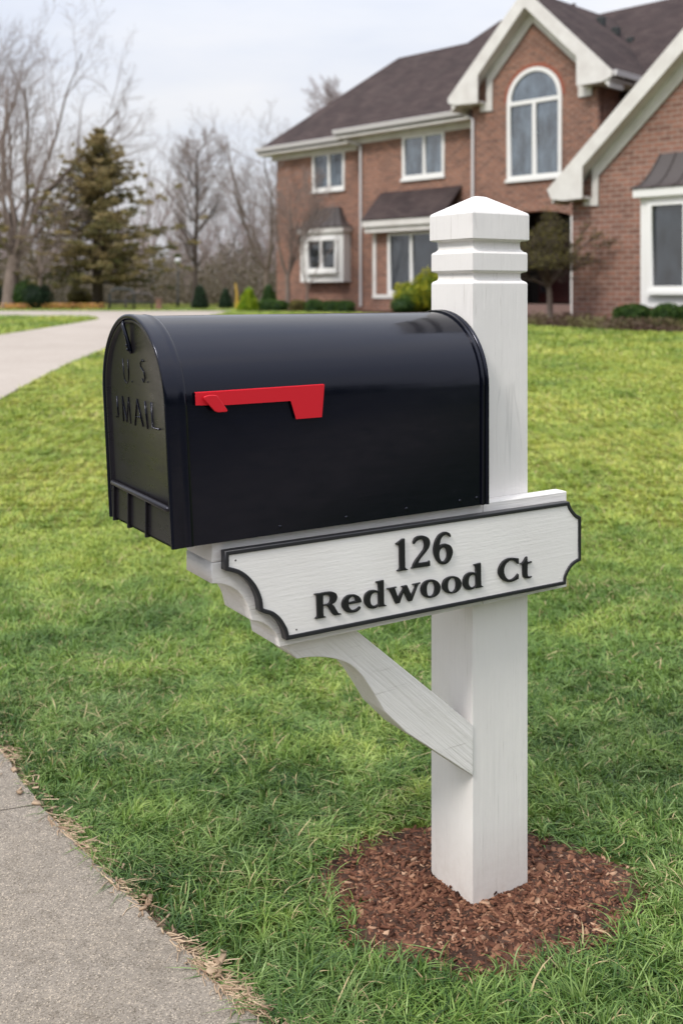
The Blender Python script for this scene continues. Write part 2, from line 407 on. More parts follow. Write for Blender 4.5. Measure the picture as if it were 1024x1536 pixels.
gb.f = [(j*nx+i, j*nx+i+1, (j+1)*nx+i+1, (j+1)*nx+i) for j in range(len(ys)-1) for i in range(nx-1)]
struct(gb.build('lawn', M['soil']))

# pavement beside the lawn
EDGE = [(-2.33, 4.95), (-1.62, 3.85), (-.96, 2.89), (-.757, 2.577), (-.498, 2.243), (-.285, 1.978), (-.15, 1.823), (.16, 1.44), (.62, .98), (1.4, .55), (3.2, .15), (9, -.3)]
fd = (-.8, -.6)
def edge_at(k):
    """point a fraction k along the edge list"""
    i = min(int(k), len(EDGE)-2); t = k-i; return (EDGE[i][0]*(1-t)+EDGE[i+1][0]*t, EDGE[i][1]*(1-t)+EDGE[i+1][1]*t)
ed = []
for i in range((len(EDGE)-1)*14+1):
    p = edge_at(i/14); q = .007*mn.noise(Vector((p[0]*9, p[1]*9, 0)))+.004*mn.noise(Vector((p[0]*40, p[1]*40, 3)))
    ed.append((p[0]+.8*q, p[1]+.6*q))
def dj(p): return (p[0]+.7553)*-.313+(p[1]-2.5749)*.9497      # distance past the joint line
JD = Vector((-.9497, -.313))
JW = .0025
def clip_edge(sign):
    out = []
    for i, p in enumerate(ed):
        g = sign*dj(p)-JW
        if i:
            g0 = sign*dj(ed[i-1])-JW
            if (g > 0) != (g0 > 0): t = g0/(g0-g); out.append((ed[i-1][0]*(1-t)+p[0]*t, ed[i-1][1]*(1-t)+p[1]*t))
        if g > 0: out.append(p)
    return out
far_ = clip_edge(1); near_ = clip_edge(-1)
W = 1.35
def shift(p, d=W): return (p[0]+fd[0]*d, p[1]+fd[1]*d)
def slab(pts, name):
    a, b = pts[0], pts[-1]
    if pts is far_: poly = pts+[(b[0]+JD.x*W, b[1]+JD.y*W), shift(a)]
    else: poly = pts+[(9, -1.7), (3, -1.2), (1, -.95), (-.2, -.35), (-1.0, .6), (a[0]+JD.x*W, a[1]+JD.y*W)]
    return drape(name, poly, .014, M['concrete'], .08)
slab(far_, 'pavement'); slab(near_, 'pavement')
drape('bare_soil', [(p[0]-.03, p[1]-.02) for p in ed]+[(p[0]+.8*(.035+.02*mn.noise(Vector((p[0]*6, p[1]*6, 8)))), p[1]+.6*(.035+.02*mn.noise(Vector((p[0]*6, p[1]*6, 8))))) for p in ed[::-1]], .004, M['dirt'])
drape('road', [shift(EDGE[0], 1.42), (-2.1, 2.2), (-1.06, .56), (-.24, -.41), (1, -1.02), (3, -1.27), (9, -1.77), (30, -4), (30, -14), (2, -10), (-8, -6), (-13, 1), shift(EDGE[0], 9.5)], .004, M['asphalt'])

# driveway curving away to the left
DRIVE = [(-3.6, 6.5), (-3.29, 8.86), (-3.49, 10.5), (-3.6, 12.0), (-3.7, 13.8), (-3.75, 16.4), (-3.77, 19.9), (-3.5, 22.65), (-3.3, 25.2), (-3.5, 33.0),
         (-13, 32.75), (-30, 32.75), (-30, 26.9), (-10.5, 26.56), (-8.7, 26.2), (-6.41, 25.86), (-5.6, 23.84), (-5.8, 22.2), (-6.04, 20.6), (-6.33, 19.0), (-6.65, 17.3), (-9, 14), (-14, 9)]
drape('driveway', DRIVE, .012, M['drive'])
BED = [(-2.6, 31.6), (-1.2, 30.9), (.35, 29.4), (2.0, 25.6), (3.0, 23.2), (3.99, 21.6), (5.09, 20.5), (6.49, 19.6), (9.5, 17.8), (14, 18), (12, 34), (-2.6, 39.5)]
drape('planting_bed', BED, .03, M['mulchbase'])

GLYPHS = {
 'R': [[(-4215,7409,1),(-4096,7404,1),(-3967,7405,0),(-3856,7396,0),(-3763,7361,0),(-3720,7299,0),(-3725,7237,0),(-3763,7187,0),(-3834,7159,1),(-3781,7111,0),(-3716,7005,0),(-3678,6964,0),(-3624,6945,1),(-3628,6933,1),(-3772,6940,1),(-3819,6975,0),(-3884,7073,0),(-3939,7143,0),(-4023,7163,1),(-4023,7041,1),(-4013,6972,0),(-3964,6946,1),(-3967,6937,1),(-4191,6944,1),(-4197,6958,1),(-4160,6975,0),(-4151,7000,1),(-4166,7362,1),(-4173,7382,0),(-4211,7396,1)],[(-4028,7353,1),(-3949,7351,0),(-3884,7317,0),(-3865,7259,0),(-3884,7199,0),(-3939,7175,0),(-4028,7183,1)]],
 'e': [[(-3193,7006,1),(-3197,6975,1),(-3270,6931,0),(-3404,6926,0),(-3518,6964,0),(-3594,7048,0),(-3609,7130,0),(-3575,7212,0),(-3480,7266,0),(-3366,7267,0),(-3270,7235,0),(-3193,7167,0),(-3176,7088,1),(-3465,7096,1),(-3452,7041,0),(-3404,6988,0),(-3347,6967,0),(-3270,6979,0),(-3216,7012,1)],[(-3469,7131,1),(-3457,7185,0),(-3414,7223,0),(-3366,7230,0),(-3318,7192,0),(-3299,7131,1)]],
 'd': [[(-2836,7423,1),(-2660,7432,1),(-2654,6991,1),(-2641,6956,0),(-2595,6935,1),(-2599,6924,1),(-2773,6932,1),(-2779,6952,1),(-2842,6927,0),(-2921,6926,0),(-3018,6958,0),(-3092,7046,0),(-3108,7129,0),(-3083,7222,0),(-2999,7273,0),(-2901,7277,0),(-2823,7258,0),(-2779,7239,1),(-2787,7370,1),(-2797,7393,0),(-2836,7410,1)],[(-2779,7190,1),(-2842,7224,0),(-2901,7222,0),(-2956,7177,0),(-2972,7091,0),(-2956,7024,0),(-2911,6979,0),(-2842,6968,0),(-2777,6983,1)]],
 'w': [[(-2573,7255,1),(-2353,7256,1),(-2353,7242,1),(-2388,7235,0),(-2392,7214,0),(-2316,7037,1),(-2195,7196,1),(-2206,7221,0),(-2235,7231,1),(-2235,7243,1),(-2108,7250,1),(-1997,7033,1),(-1897,7196,0),(-1913,7224,1),(-1964,7232,1),(-1964,7246,1),(-1778,7250,1),(-1778,7236,1),(-1819,7224,0),(-1846,7197,0),(-1986,6924,1),(-2074,6927,1),(-2185,7137,1),(-2283,6927,1),(-2375,6932,1),(-2500,7178,1),(-2526,7223,0),(-2569,7238,1)]],
 'o': [[(-1480,7262,0),(-1366,7218,0),(-1292,7134,0),(-1281,7050,0),(-1320,6965,0),(-1411,6916,0),(-1548,6911,0),(-1684,6960,0),(-1756,7052,0),(-1756,7142,0),(-1706,7225,0),(-1616,7265,0)],[(-1514,7228,0),(-1453,7195,0),(-1418,7108,0),(-1430,7010,0),(-1469,6952,0),(-1525,6942,0),(-1594,6972,0),(-1621,7058,0),(-1616,7157,0),(-1575,7219,0)]],
 'o ': [[(-937,7250,0),(-819,7203,0),(-753,7119,0),(-748,7032,0),(-796,6956,0),(-890,6912,0),(-1019,6914,0),(-1147,6965,0),(-1223,7050,0),(-1223,7142,0),(-1170,7216,0),(-1065,7251,0)],[(-972,7219,0),(-906,7185,0),(-878,7098,0),(-890,6998,0),(-937,6945,0),(-995,6940,0),(-1061,6979,0),(-1089,7057,0),(-1084,7148,0),(-1037,7210,0)]],
 'd ': [[(-414,7409,1),(-237,7421,1),(-225,6970,1),(-208,6945,0),(-172,6930,1),(-177,6916,1),(-359,6916,1),(-378,6939,1),(-450,6912,0),(-546,6912,0),(-641,6954,0),(-694,7042,0),(-694,7125,0),(-653,7212,0),(-558,7259,0),(-450,7260,0),(-366,7234,1),(-371,7356,1),(-378,7380,0),(-412,7392,1)],[(-359,7159,1),(-402,7197,0),(-469,7210,0),(-534,7172,0),(-558,7086,0),(-541,7009,0),(-486,6958,0),(-426,6947,0),(-361,6969,1)]],
 'C': [[(799,7369,1),(802,7251,1),(773,7256,1),(729,7297,0),(657,7342,0),(584,7359,0),(497,7335,0),(426,7275,0),(394,7192,0),(404,7104,0),(454,7015,0),(526,6964,0),(599,6953,0),(686,6975,0),(780,7046,1),(799,7037,1),(795,6936,1),(729,6922,0),(642,6907,0),(541,6909,0),(426,6943,0),(311,7020,0),(247,7116,0),(243,7193,0),(282,7284,0),(354,7350,0),(440,7392,0),(541,7409,0),(657,7397,0)]],
 't': [[(1041,7374,1),(1050,7257,1),(1112,7248,0),(1172,7254,1),(1172,7229,1),(1127,7221,0),(1050,7218,1),(1047,7009,1),(1060,6968,0),(1097,6941,0),(1142,6934,0),(1174,6937,1),(1172,6922,1),(1127,6908,0),(1038,6909,0),(964,6931,0),(932,6971,0),(923,7027,1),(920,7231,1),(883,7226,0),(849,7247,1),(890,7252,0),(949,7293,0),(1008,7362,1)]],
 '1': [[(-2163,8169,1),(-2152,7613,1),(-2130,7581,0),(-2084,7557,1),(-2086,7546,1),(-2336,7553,1),(-2339,7567,1),(-2295,7583,0),(-2278,7618,1),(-2286,8032,1),(-2303,8063,0),(-2368,8076,1),(-2373,8090,1),(-2213,8169,1)]],
 '2': [[(-1948,8034,1),(-1956,8082,1),(-1906,8149,0),(-1805,8174,0),(-1687,8162,0),(-1586,8108,0),(-1543,8028,0),(-1560,7935,0),(-1611,7867,0),(-1704,7785,0),(-1789,7712,0),(-1839,7636,1),(-1586,7633,1),(-1548,7651,1),(-1540,7545,1),(-1998,7558,1),(-1998,7568,1),(-1973,7581,0),(-1948,7638,0),(-1889,7710,0),(-1789,7804,0),(-1704,7887,0),(-1676,7964,0),(-1687,8047,0),(-1730,8090,0),(-1789,8103,0),(-1856,8086,0),(-1931,8032,1)]],
 '6': [[(-1022,8056,1),(-1034,8051,1),(-1086,8094,0),(-1156,8112,0),(-1234,8083,0),(-1286,8008,0),(-1308,7901,1),(-1225,7931,0),(-1121,7927,0),(-1025,7877,0),(-973,7788,0),(-978,7692,0),(-1034,7590,0),(-1121,7533,0),(-1225,7530,0),(-1329,7577,0),(-1406,7683,0),(-1446,7797,0),(-1441,7919,0),(-1406,8024,0),(-1329,8123,0),(-1225,8167,0),(-1139,8170,0),(-1060,8141,0),(-1022,8090,1)],[(-1199,7864,0),(-1139,7831,0),(-1107,7751,0),(-1113,7669,0),(-1156,7600,0),(-1208,7584,0),(-1260,7608,0),(-1303,7682,0),(-1308,7779,0),(-1269,7848,0)]],
}

# ------------------------------------------------------------------ mailbox post (local x along the mailbox, y away from the pavement walker, z up)
P0 = (.2761, 2.1704, 0); RZ = math.atan2(.5374, .8433)
post = thing('mailbox_post', 'white painted wooden post with notched pyramid top standing in a ring of mulch', 'mailbox post', P0, RZ)
SX, SY = .157, .143
prof = [(0, -.06), (0, 1.318), (.0025, 1.3205), (.009, 1.3245), (.0105, 1.329), (.0105, 1.3385), (.0085, 1.341), (.001, 1.3425), (0, 1.3455), (0, 1.381), (.001, 1.384), (.006, 1.3865), (.0105, 1.392), (.0115, 1.398), (.0115, 1.407), (.009, 1.4095), (-.001, 1.4105), (-.0028, 1.413),
        (-.0028, 1.466), (-.001, 1.4705), (.062, 1.5075), (.068, 1.5095)]
pm = MB()
rings = []
for i, (d, z) in enumerate(prof):
    x0, x1, y0, y1 = d, SX-d, d, SY-d
    rings.append([(x0, y0, z), (x1, y0, z), (x1, y1, z), (x0, y1, z)])
pm.v = [q for r in rings for q in r]; nr = len(rings)
pm.f = [(i*4+j, i*4+(j+1) % 4, (i+1)*4+(j+1) % 4, (i+1)*4+j) for i in range(nr-1) for j in range(4)]+[(0, 3, 2, 1), tuple((nr-1)*4+j for j in range(4))]
pm.build('upright', M['post'], post, bevel=.0022)
# ornamental cross arm under the mailbox: carved front end, lapped over the near face of the post
ARM = [(-.6199, .8212, 1), (-.6199, .7856, 1), (-.6048, .7829, 0), (-.5946, .7796, 0), (-.5766, .7697, 0), (-.5611, .7551, 0), (-.5493, .7345, 0), (-.5414, .7074, 1), (-.5348, .7050, 1), (-.5216, .6998, 0), (-.5082, .6911, 0), (-.4947, .6784, 0), (-.488, .6673, 0), (-.4861, .6574, 0), (-.4839, .6485, 1), (-.0015, .6475, 1), (-.0015, .8212, 1)]
sheet('carved_arm', [smooth_contour(ARM)], .11, .035, M['arm'], post, bevel=.002)
a2 = MB(); a2.box(-.6199, -.0015, -.035, .075, .8224, .8600)
a2.build('arm_top_board', M['arm'], post, bevel=.002)
a3 = MB(); a3.box(-.0005, .2395, -.035, -.0008, .6470, .8585)
a3.build('lap_board', M['arm'], post, bevel=.002)
BR = [(-.4671, .6470, 1), (-.4292, .6069, 1), (-.4094, .6057, 0), (-.3834, .6019, 0), (-.3573, .5951, 0), (-.3361, .5872, 0), (-.3092, .5724, 0), (-.285, .549, 0), (-.268, .5255, 0), (-.2525, .502, 0), (-.2395, .4815, 0), (-.2293, .4645, 1), (-.1753, .4095, 1), (-.0008, .2773, 1), (-.0008, .3845, 1), (-.1569, .5188, 1), (-.3068, .6470, 1)]
br = sheet('brace', [smooth_contour(BR)], .08, .004, M['brace'], post, bevel=.002)
# ------------------------------------------------------------------ name sign
LB = [(-.6030, .8440), (-.6030, .8101), (-.5937, .8069), (-.579, .8009), (-.5661, .792), (-.5532, .7785), (-.544, .7644), (-.537, .747), (-.5343, .7268), (-.5243, .7216), (-.5111, .7158), (-.499, .7055), (-.491, .6947), (-.4842, .6817), (-.4801, .6655)]
RB = [(.2185, .6600), (.2205, .6751), (.2264, .6853), (.2382, .6964), (.2513, .7023), (.2645, .7056), (.2650, .8025), (.2513, .8096), (.2418, .8184), (.2347, .8269), (.2288, .8395)]
OUT = [tuple(p) for p in LB+RB]
def sm(poly, keep):
    return smooth_contour([(x, y, int(i in keep)) for i, (x, y) in enumerate(poly)], 3)
keep = {0, 1, 8, 14, 15, 20, 21, 25}
OUTS = sm(OUT, keep)
sign = thing('street_name_sign', 'white house sign with black edge and black lettering 126 Redwood Ct', 'sign', P0, RZ)
INS = sm(inset(OUT, .0078), keep); INB = sm(inset(OUT, .004), keep)
sheet('panel', [INB], .0155, .0515, M['panel'], sign)
sheet('border', [OUTS, INS], .0185, .0545, M['trim_black'], sign, bevel=.0016)
GLYPH_ORDER = ['1', '2', '6', 'R', 'e', 'd', 'w', 'o', 'o ', 'd ', 'C', 't']
for g in GLYPH_ORDER:
    cs = [smooth_contour([(x*1e-4, z*1e-4, f) for x, z, f in c]) for c in GLYPHS[g]]
    sheet('numeral' if g in '126' else 'letter', cs, .006, .0562, M['letter'], sign, bevel=.0008)
for x, z in ((-.5818, .825), (-.458, .6808), (.2065, .823), (.2035, .676)):
    s_ = MB(); s_.tube([(x, -.051, z), (x, -.0522, z)], .0016, 10); s_.build('screw', M['post' if x > 0 else 'copper'], sign)
bp = MB(); bp.prism([(.2402, -.030, .70), (.2535, -.030, .70), (.2570, -.030, .7035), (.2570, -.030, .812), (.2402, -.030, .8235)], [(.2402, -.012, .70), (.2535, -.012, .70), (.2570, -.012, .7035), (.2570, -.012, .812), (.2402, -.012, .8235)])
bp.build('backing_block', M['arm'], sign, bevel=.0015)

# ------------------------------------------------------------------ mailbox
box = thing('mailbox', 'large black arched metal mailbox with raised U.S. MAIL lettering mounted on the white post', 'mailbox', P0, RZ)
Y0, Y1, ZB, ZC = -.053, .2506, .8608, 1.1035
YC = (Y0+Y1)/2; RW = (Y1-Y0)/2
def bxprof(d=0., nseg=28, zb=ZB):
    p = [(Y0+d, zb)] + [(Y0+d, zb+(ZC-zb)*k/4) for k in (1, 2, 3)]
    for i in range(nseg+1):
        a = pi*i/nseg; p.append((YC-(RW-d)*cos(a), ZC+(RW-d)*sin(a)*1.0))
    p += [(Y1-d, zb+(ZC-zb)*k/4) for k in (3, 2, 1)]+[(Y1-d, zb)]
    return p
def xf(z): return -.7028-.021*(z-.86)/.39        # the mouth leans forward towards the top
def loft(stations, closed_bottom=True):
    """stations: (x, inset d, lean factor)"""
    m = MB(); n = 0; k = 0
    for x, d, ln in stations:
        pr = bxprof(d); n = len(pr)
        m.v += [(x+ln*(xf(z)+.7028), y, z) for y, z in pr]
    for i in range(len(stations)-1):
        for j in range(n-1+int(closed_bottom)):
            m.f.append((i*n+j, i*n+(j+1) % n, (i+1)*n+(j+1) % n, (i+1)*n+j))
    return m, n
shell, n = loft([(-.668, 0, 1), (-.66, 0, 1), (-.45, 0, .6), (-.2, 0, .2), (-.022, 0, 0)])
o = shell.build('body', M['box'], box, smooth=True); md = o.modifiers.new('edge', 'EDGE_SPLIT'); md.split_angle = R(40)
bk, n = loft([(-.022, -.0035, 0), (-.018, -.0048, 0), (-.0145, -.0035, 0), (-.0135, -.001, 0), (-.0105, -.001, 0), (-.0095, -.0035, 0), (-.006, -.005, 0), (-.003, -.0042, 0), (-.0018, -.001, 0)])
bk.f.append(tuple(range(n))); bk.f.append(tuple((len(bk.v)-n+j) for j in range(n)))
o = bk.build('rear_rim', M['box'], box, smooth=True); md = o.modifiers.new('edge', 'EDGE_SPLIT'); md.split_angle = R(50)
hd, n = loft([(-.662, .000, 1), (-.663, -.0018, 1), (-.669, -.0028, 1), (-.671, -.0018, 1), (-.680, -.0022, 1), (-.698, -.0038, 1), (-.7015, -.0036, 1), (-.7035, -.0012, 1), (-.7030, .003, 1), (-.7005, .005, 1), (-.688, .005, 1)], False)
o = hd.build('hood', M['box'], box, smooth=True, fixn=False)
md = o.modifiers.new('edge', 'EDGE_SPLIT'); md.split_angle = R(60)
# door: a pan slightly inside the mouth
dr = MB()
def dface(x, d, z0=ZB+.0015): return [(x+xf(z)+.7028, y, z) for y, z in bxprof(d, zb=z0)]
rg = [dface(-.690, .0055), dface(-.6985, .0055), dface(-.7005, .0075), dface(-.7000, .0105), dface(-.6945, .013), dface(-.6935, .016)]
n = len(rg[0])
for r in rg: dr.v += r
for i in range(len(rg)-1):
    for j in range(n): dr.f.append((i*n+j, i*n+(j+1) % n, (i+1)*n+(j+1) % n, (i+1)*n+j))
dr.f.append(tuple(range(n))); dr.f.append(tuple(len(dr.v)-n+j for j in range(n)))
o = dr.build('door', M['door'], box, smooth=True); md = o.modifiers.new('edge', 'EDGE_SPLIT'); md.split_angle = R(28)
def dx(z, e=0): return -.6935+xf(z)+.7028-e
rdg = MB(); rdg.tube([(dx(.9300, .003), .240, .9320), (dx(.930, .006), .232, .9305), (dx(.928, .006), -.034, .9265), (dx(.9280, .003), -.0415, .9255)], [.003, .0052, .0052, .003], 10)
rdg.build('door_ridge', M['door'], box, smooth=True)
for yy in (.228, .152, .0645):
    rb = MB(); rb.box(dx(.89, .0095), dx(.89, -.001), yy-.0028, yy+.0028, ZB-.0035, .9235)
    rb.build('door_rib', M['door'], box, bevel=.0015)
lo = MB(); lo.box(dx(.89, .0035), dx(.89, -.002), -.041, .2385, ZB+.001, .9235); lo.build('door_lower_panel', M['door'], box, bevel=.0015)
def stroke(pts, r=.0024, proud=.0004):
    m = MB(); m.tube([(dx(z, proud), y, z) for y, z in pts], r, 8); return m
STR = {'U': [[(.1595, 1.1741), (.1575, 1.145), (.1535, 1.1335), (.1440, 1.1290), (.1355, 1.1350), (.1325, 1.146), (.1331, 1.1739)]],
       'dot': [[(.1173, 1.1355), (.1173, 1.1325)], [(.0418, 1.1400), (.0418, 1.1375)]],
       'S': [[(.0555, 1.1745), (.0643, 1.1769), (.0718, 1.1705), (.0705, 1.1635), (.0622, 1.1590), (.0556, 1.1538), (.0534, 1.1440), (.060, 1.1370), (.0665, 1.1430)]],
       'J': [[(.2003, 1.1007), (.1975, 1.066), (.2000, 1.061), (.2067, 1.0600)]],
       'M': [[(.171, 1.0553), (.171, 1.1015), (.1533, 1.0565), (.1391, 1.1026), (.1345, 1.0549)]],
       'A': [[(.1123, 1.054), (.0968, 1.103), (.0731, 1.0559)], [(.1068, 1.0704), (.0842, 1.0719)]],
       'I': [[(.0591, 1.1031), (.0521, 1.0541)]],
       'L': [[(.0307, 1.104), (.0277, 1.0590), (-.0036, 1.0595)]]}
for k, sts in STR.items():
    m_ = MB()
    for st in sts:
        t_ = stroke(st, .0011 if k in ('S', 'U', 'dot') else .0017)
        if k == 'dot': t_.build('embossed_dot', M['box'], box, smooth=True)
        else: m_.add(t_.v, t_.f)
    if m_.v: m_.build('embossed_letter', M['box'], box, smooth=True)
# latch strap at the top of the door
la = MB(); la.tube([(dx(1.247, .004), .1300, 1.2475), (dx(1.235, .009), .1262, 1.2385), (dx(1.215, .0055), .1195, 1.216), (dx(1.196, .003), .1115, 1.192), (dx(1.19, .001), .110, 1.186)], [.003, .0042, .0038, .0046, .0028], 8)
o = la.build('latch', M['box'], box, smooth=True)
for yy, zz in ((.1225, 1.2215), (.1145, 1.2010), (.1115, 1.1935)):
    rv = MB(); rv.tube([(dx(zz, .006), yy, zz), (dx(zz, .0095), yy, zz), (dx(zz, .0105), yy, zz)], [.0028, .0024, .001], 8); rv.build('rivet', M['box'], box, smooth=True)
kn = MB(); kn.tube([(-.722, YC, 1.2585), (-.700, YC+.004, 1.2615), (-.690, YC+.005, 1.259)], [.004, .005, .003], 8); 
for xx, zz in ((-.6762, .8711), (-.4929, .8738), (-.3508, .8740), (-.211, .8745), (-.0773, .8752), (-.0330, .8765)):
    rv = MB(); rv.tube([(xx, Y0+.0005, zz), (xx, Y0-.0014, zz), (xx, Y0-.0022, zz)], [.0036, .0030, .0012], 10); rv.build('rivet', M['box'], box, smooth=True)
cp = MB(); q = [(-.6995, .9120), (-.684, .9120), (-.6655, .8880), (-.6655, .8625), (-.6995, .8625)]
sheet('corner_plate', [q[::-1]], .0012, .0546, M['box'], box)
# red flag, folded along its top edge
flag = sheet('flag', [[(-.6620, 1.1248), (-.6620, 1.1040), (-.6002, 1.1010), (-.4743, 1.1010), (-.4632, 1.0672), (-.4080, 1.0672), (-.4025, 1.1265)][::-1]], .0012, .0595, M['red'], box)
fl = MB(); fl.prism([(-.6620, -.0592, 1.1246), (-.4025, -.0592, 1.1263), (-.4025, -.0540, 1.1272), (-.6620, -.0540, 1.1255)], [(-.6620, -.0592, 1.1254), (-.4025, -.0592, 1.1271), (-.4025, -.0540, 1.1280), (-.6620, -.0540, 1.1263)])
fl.build('flag_fold', M['red'], flag)
tb = sheet('flag_tab', [smooth_contour([(-.6490, 1.1150, 0), (-.6430, 1.1205, 0), (-.6290, 1.1205, 0), (-.6220, 1.1165, 0), (-.6040, 1.0925, 1), (-.6060, 1.0900, 1), (-.6230, 1.0900, 1), (-.6290, 1.0925, 1)][::-1], 4)], .004, .067, M['red'], flag, bevel=.0012)
pv = MB(); pv.tube([(-.634, -.0525, 1.1130), (-.634, -.066, 1.1130)], .004, 12); pv.build('pivot_pin', M['red'], flag, smooth=True)

# ------------------------------------------------------------------ mulch ring
MC = (.290, 2.228); MRX, MRY = .350, .268
def mound(x, y):
    r = np.hypot((x-MC[0])/MRX, (y-MC[1])/MRY); return np.clip(1-r*r, 0, 1)**.8*.003
mb = MB(); RN, AN = 10, 48
for i in range(RN+1):
    for j in range(AN):
        a = 2*pi*j/AN; r = i/RN*(1+.05*mn.noise(Vector((cos(a)*2, sin(a)*2, 4)))*2)
        x, y = MC[0]+MRX*r*cos(a)*1.02, MC[1]+MRY*r*sin(a)*1.02
        mb.v.append((x, y, .0015))
mb.f = [(i*AN+j, i*AN+(j+1) % AN, (i+1)*AN+(j+1) % AN, (i+1)*AN+j) for i in range(RN) for j in range(AN)]
ring = struct(mb.build('mulch_bed', M['mulchbase'], smooth=True))
def chips(n, xy, z, size, seed):
    r = np.random.default_rng(seed)
    L_ = size*np.exp(r.normal(0, .5, n)); W_ = L_*r.uniform(.22, .6, n); H_ = np.minimum(L_*.2, r.uniform(.0015, .0042, n))
    az = r.uniform(0, 2*pi, n); tl = r.normal(0, .33, n); rl = r.normal(0, .4, n)
    L_ = np.minimum(L_, size*2.2)
    base = np.array([[-1, -.8, -1], [1, -.55, -1], [1.05, .7, -1], [-.9, 1, -1], [-.95, -.7, 1], [.8, -.8, 1], [1, .5, 1], [-1, .75, 1]], float)*.5
    P = base[None]*(1+r.normal(0, .18, (n, 8, 3))); P = P*np.stack([L_, W_, H_], 1)[:, None, :]
    P[:, :, 2] += (P[:, :, 0]**2)*r.normal(0, 6, n)[:, None]
    c, s = np.cos(rl), np.sin(rl); y, zz = P[..., 1].copy(), P[..., 2].copy(); P[..., 1] = y*c[:, None]-zz*s[:, None]; P[..., 2] = y*s[:, None]+zz*c[:, None]
    c, s = np.cos(tl), np.sin(tl); x, zz = P[..., 0].copy(), P[..., 2].copy(); P[..., 0] = x*c[:, None]-zz*s[:, None]; P[..., 2] = x*s[:, None]+zz*c[:, None]
    c, s = np.cos(az), np.sin(az); x, y = P[..., 0].copy(), P[..., 1].copy(); P[..., 0] = x*c[:, None]-y*s[:, None]; P[..., 1] = x*s[:, None]+y*c[:, None]
    P[..., 0] += xy[:, 0, None]; P[..., 1] += xy[:, 1, None]; P[..., 2] += z[:, None]
    F = np.array([(0,3,2,1),(4,5,6,7),(0,1,5,4),(1,2,6,5),(2,3,7,6),(3,0,4,7)])
    F = (F[None]+(np.arange(n)*8)[:, None, None]).reshape(-1, 4)
    t = np.repeat(np.clip(r.normal(.45, .2, n)+(r.random(n) > .95)*.4, 0, 1), 8)
    return P.reshape(-1, 3), F, t
n = 17000
r_ = np.sqrt(RNG.uniform(0, 1, n)); a_ = RNG.uniform(0, 2*pi, n); wob = 1+.06*np.sin(3*a_+1)+.04*np.sin(7*a_)+.05*np.sin(13*a_+2)*np.cos(5*a_)
r_ = r_*wob; r_[-1800:] *= RNG.uniform(1, 1.2, 1800)
xy = np.stack([MC[0]+MRX*r_*np.cos(a_), MC[1]+MRY*r_*np.sin(a_)], 1)
V, F, t = chips(n, xy, mound(xy[:, 0], xy[:, 1])+RNG.uniform(-.006, .0, n), .0115, 3)
struct(nparr('mulch_chips', V, F, M['mulch'], tint=t), 'stuff')

# ------------------------------------------------------------------ grass
def inpoly(x, y, poly):
    r = np.zeros(len(x), bool); n = len(poly)
    for i in range(n):
        x1, y1 = poly[i]; x2, y2 = poly[(i+1) % n]
        c = ((y1 > y) != (y2 > y)); 
        with np.errstate(divide='ignore', invalid='ignore'): xi = (x2-x1)*(y-y1)/((y2-y1) or 1e-9)+x1
        r ^= c & (x < xi)
    return r
PAVE = ed+[(9, -12), (-14, -12), shift(ed[0], 9)]
def lattice(n, seed):
    return np.random.default_rng(seed).uniform(-1, 1, (n, n))
LT = [lattice(64, 11+i) for i in range(6)]
def vn(x, y, s, k):
    x = x*s+37.3*k; y = y*s+11.1*k; xi = np.floor(x).astype(int); yi = np.floor(y).astype(int); fx = x-xi; fy = y-yi
    fx = fx*fx*(3-2*fx); fy = fy*fy*(3-2*fy); g = LT[k]; a = g[xi % 64, yi % 64]; b = g[(xi+1) % 64, yi % 64]; c = g[xi % 64, (yi+1) % 64]; d = g[(xi+1) % 64, (yi+1) % 64]
    return (a*(1-fx)+b*fx)*(1-fy)+(c*(1-fx)+d*fx)*fy
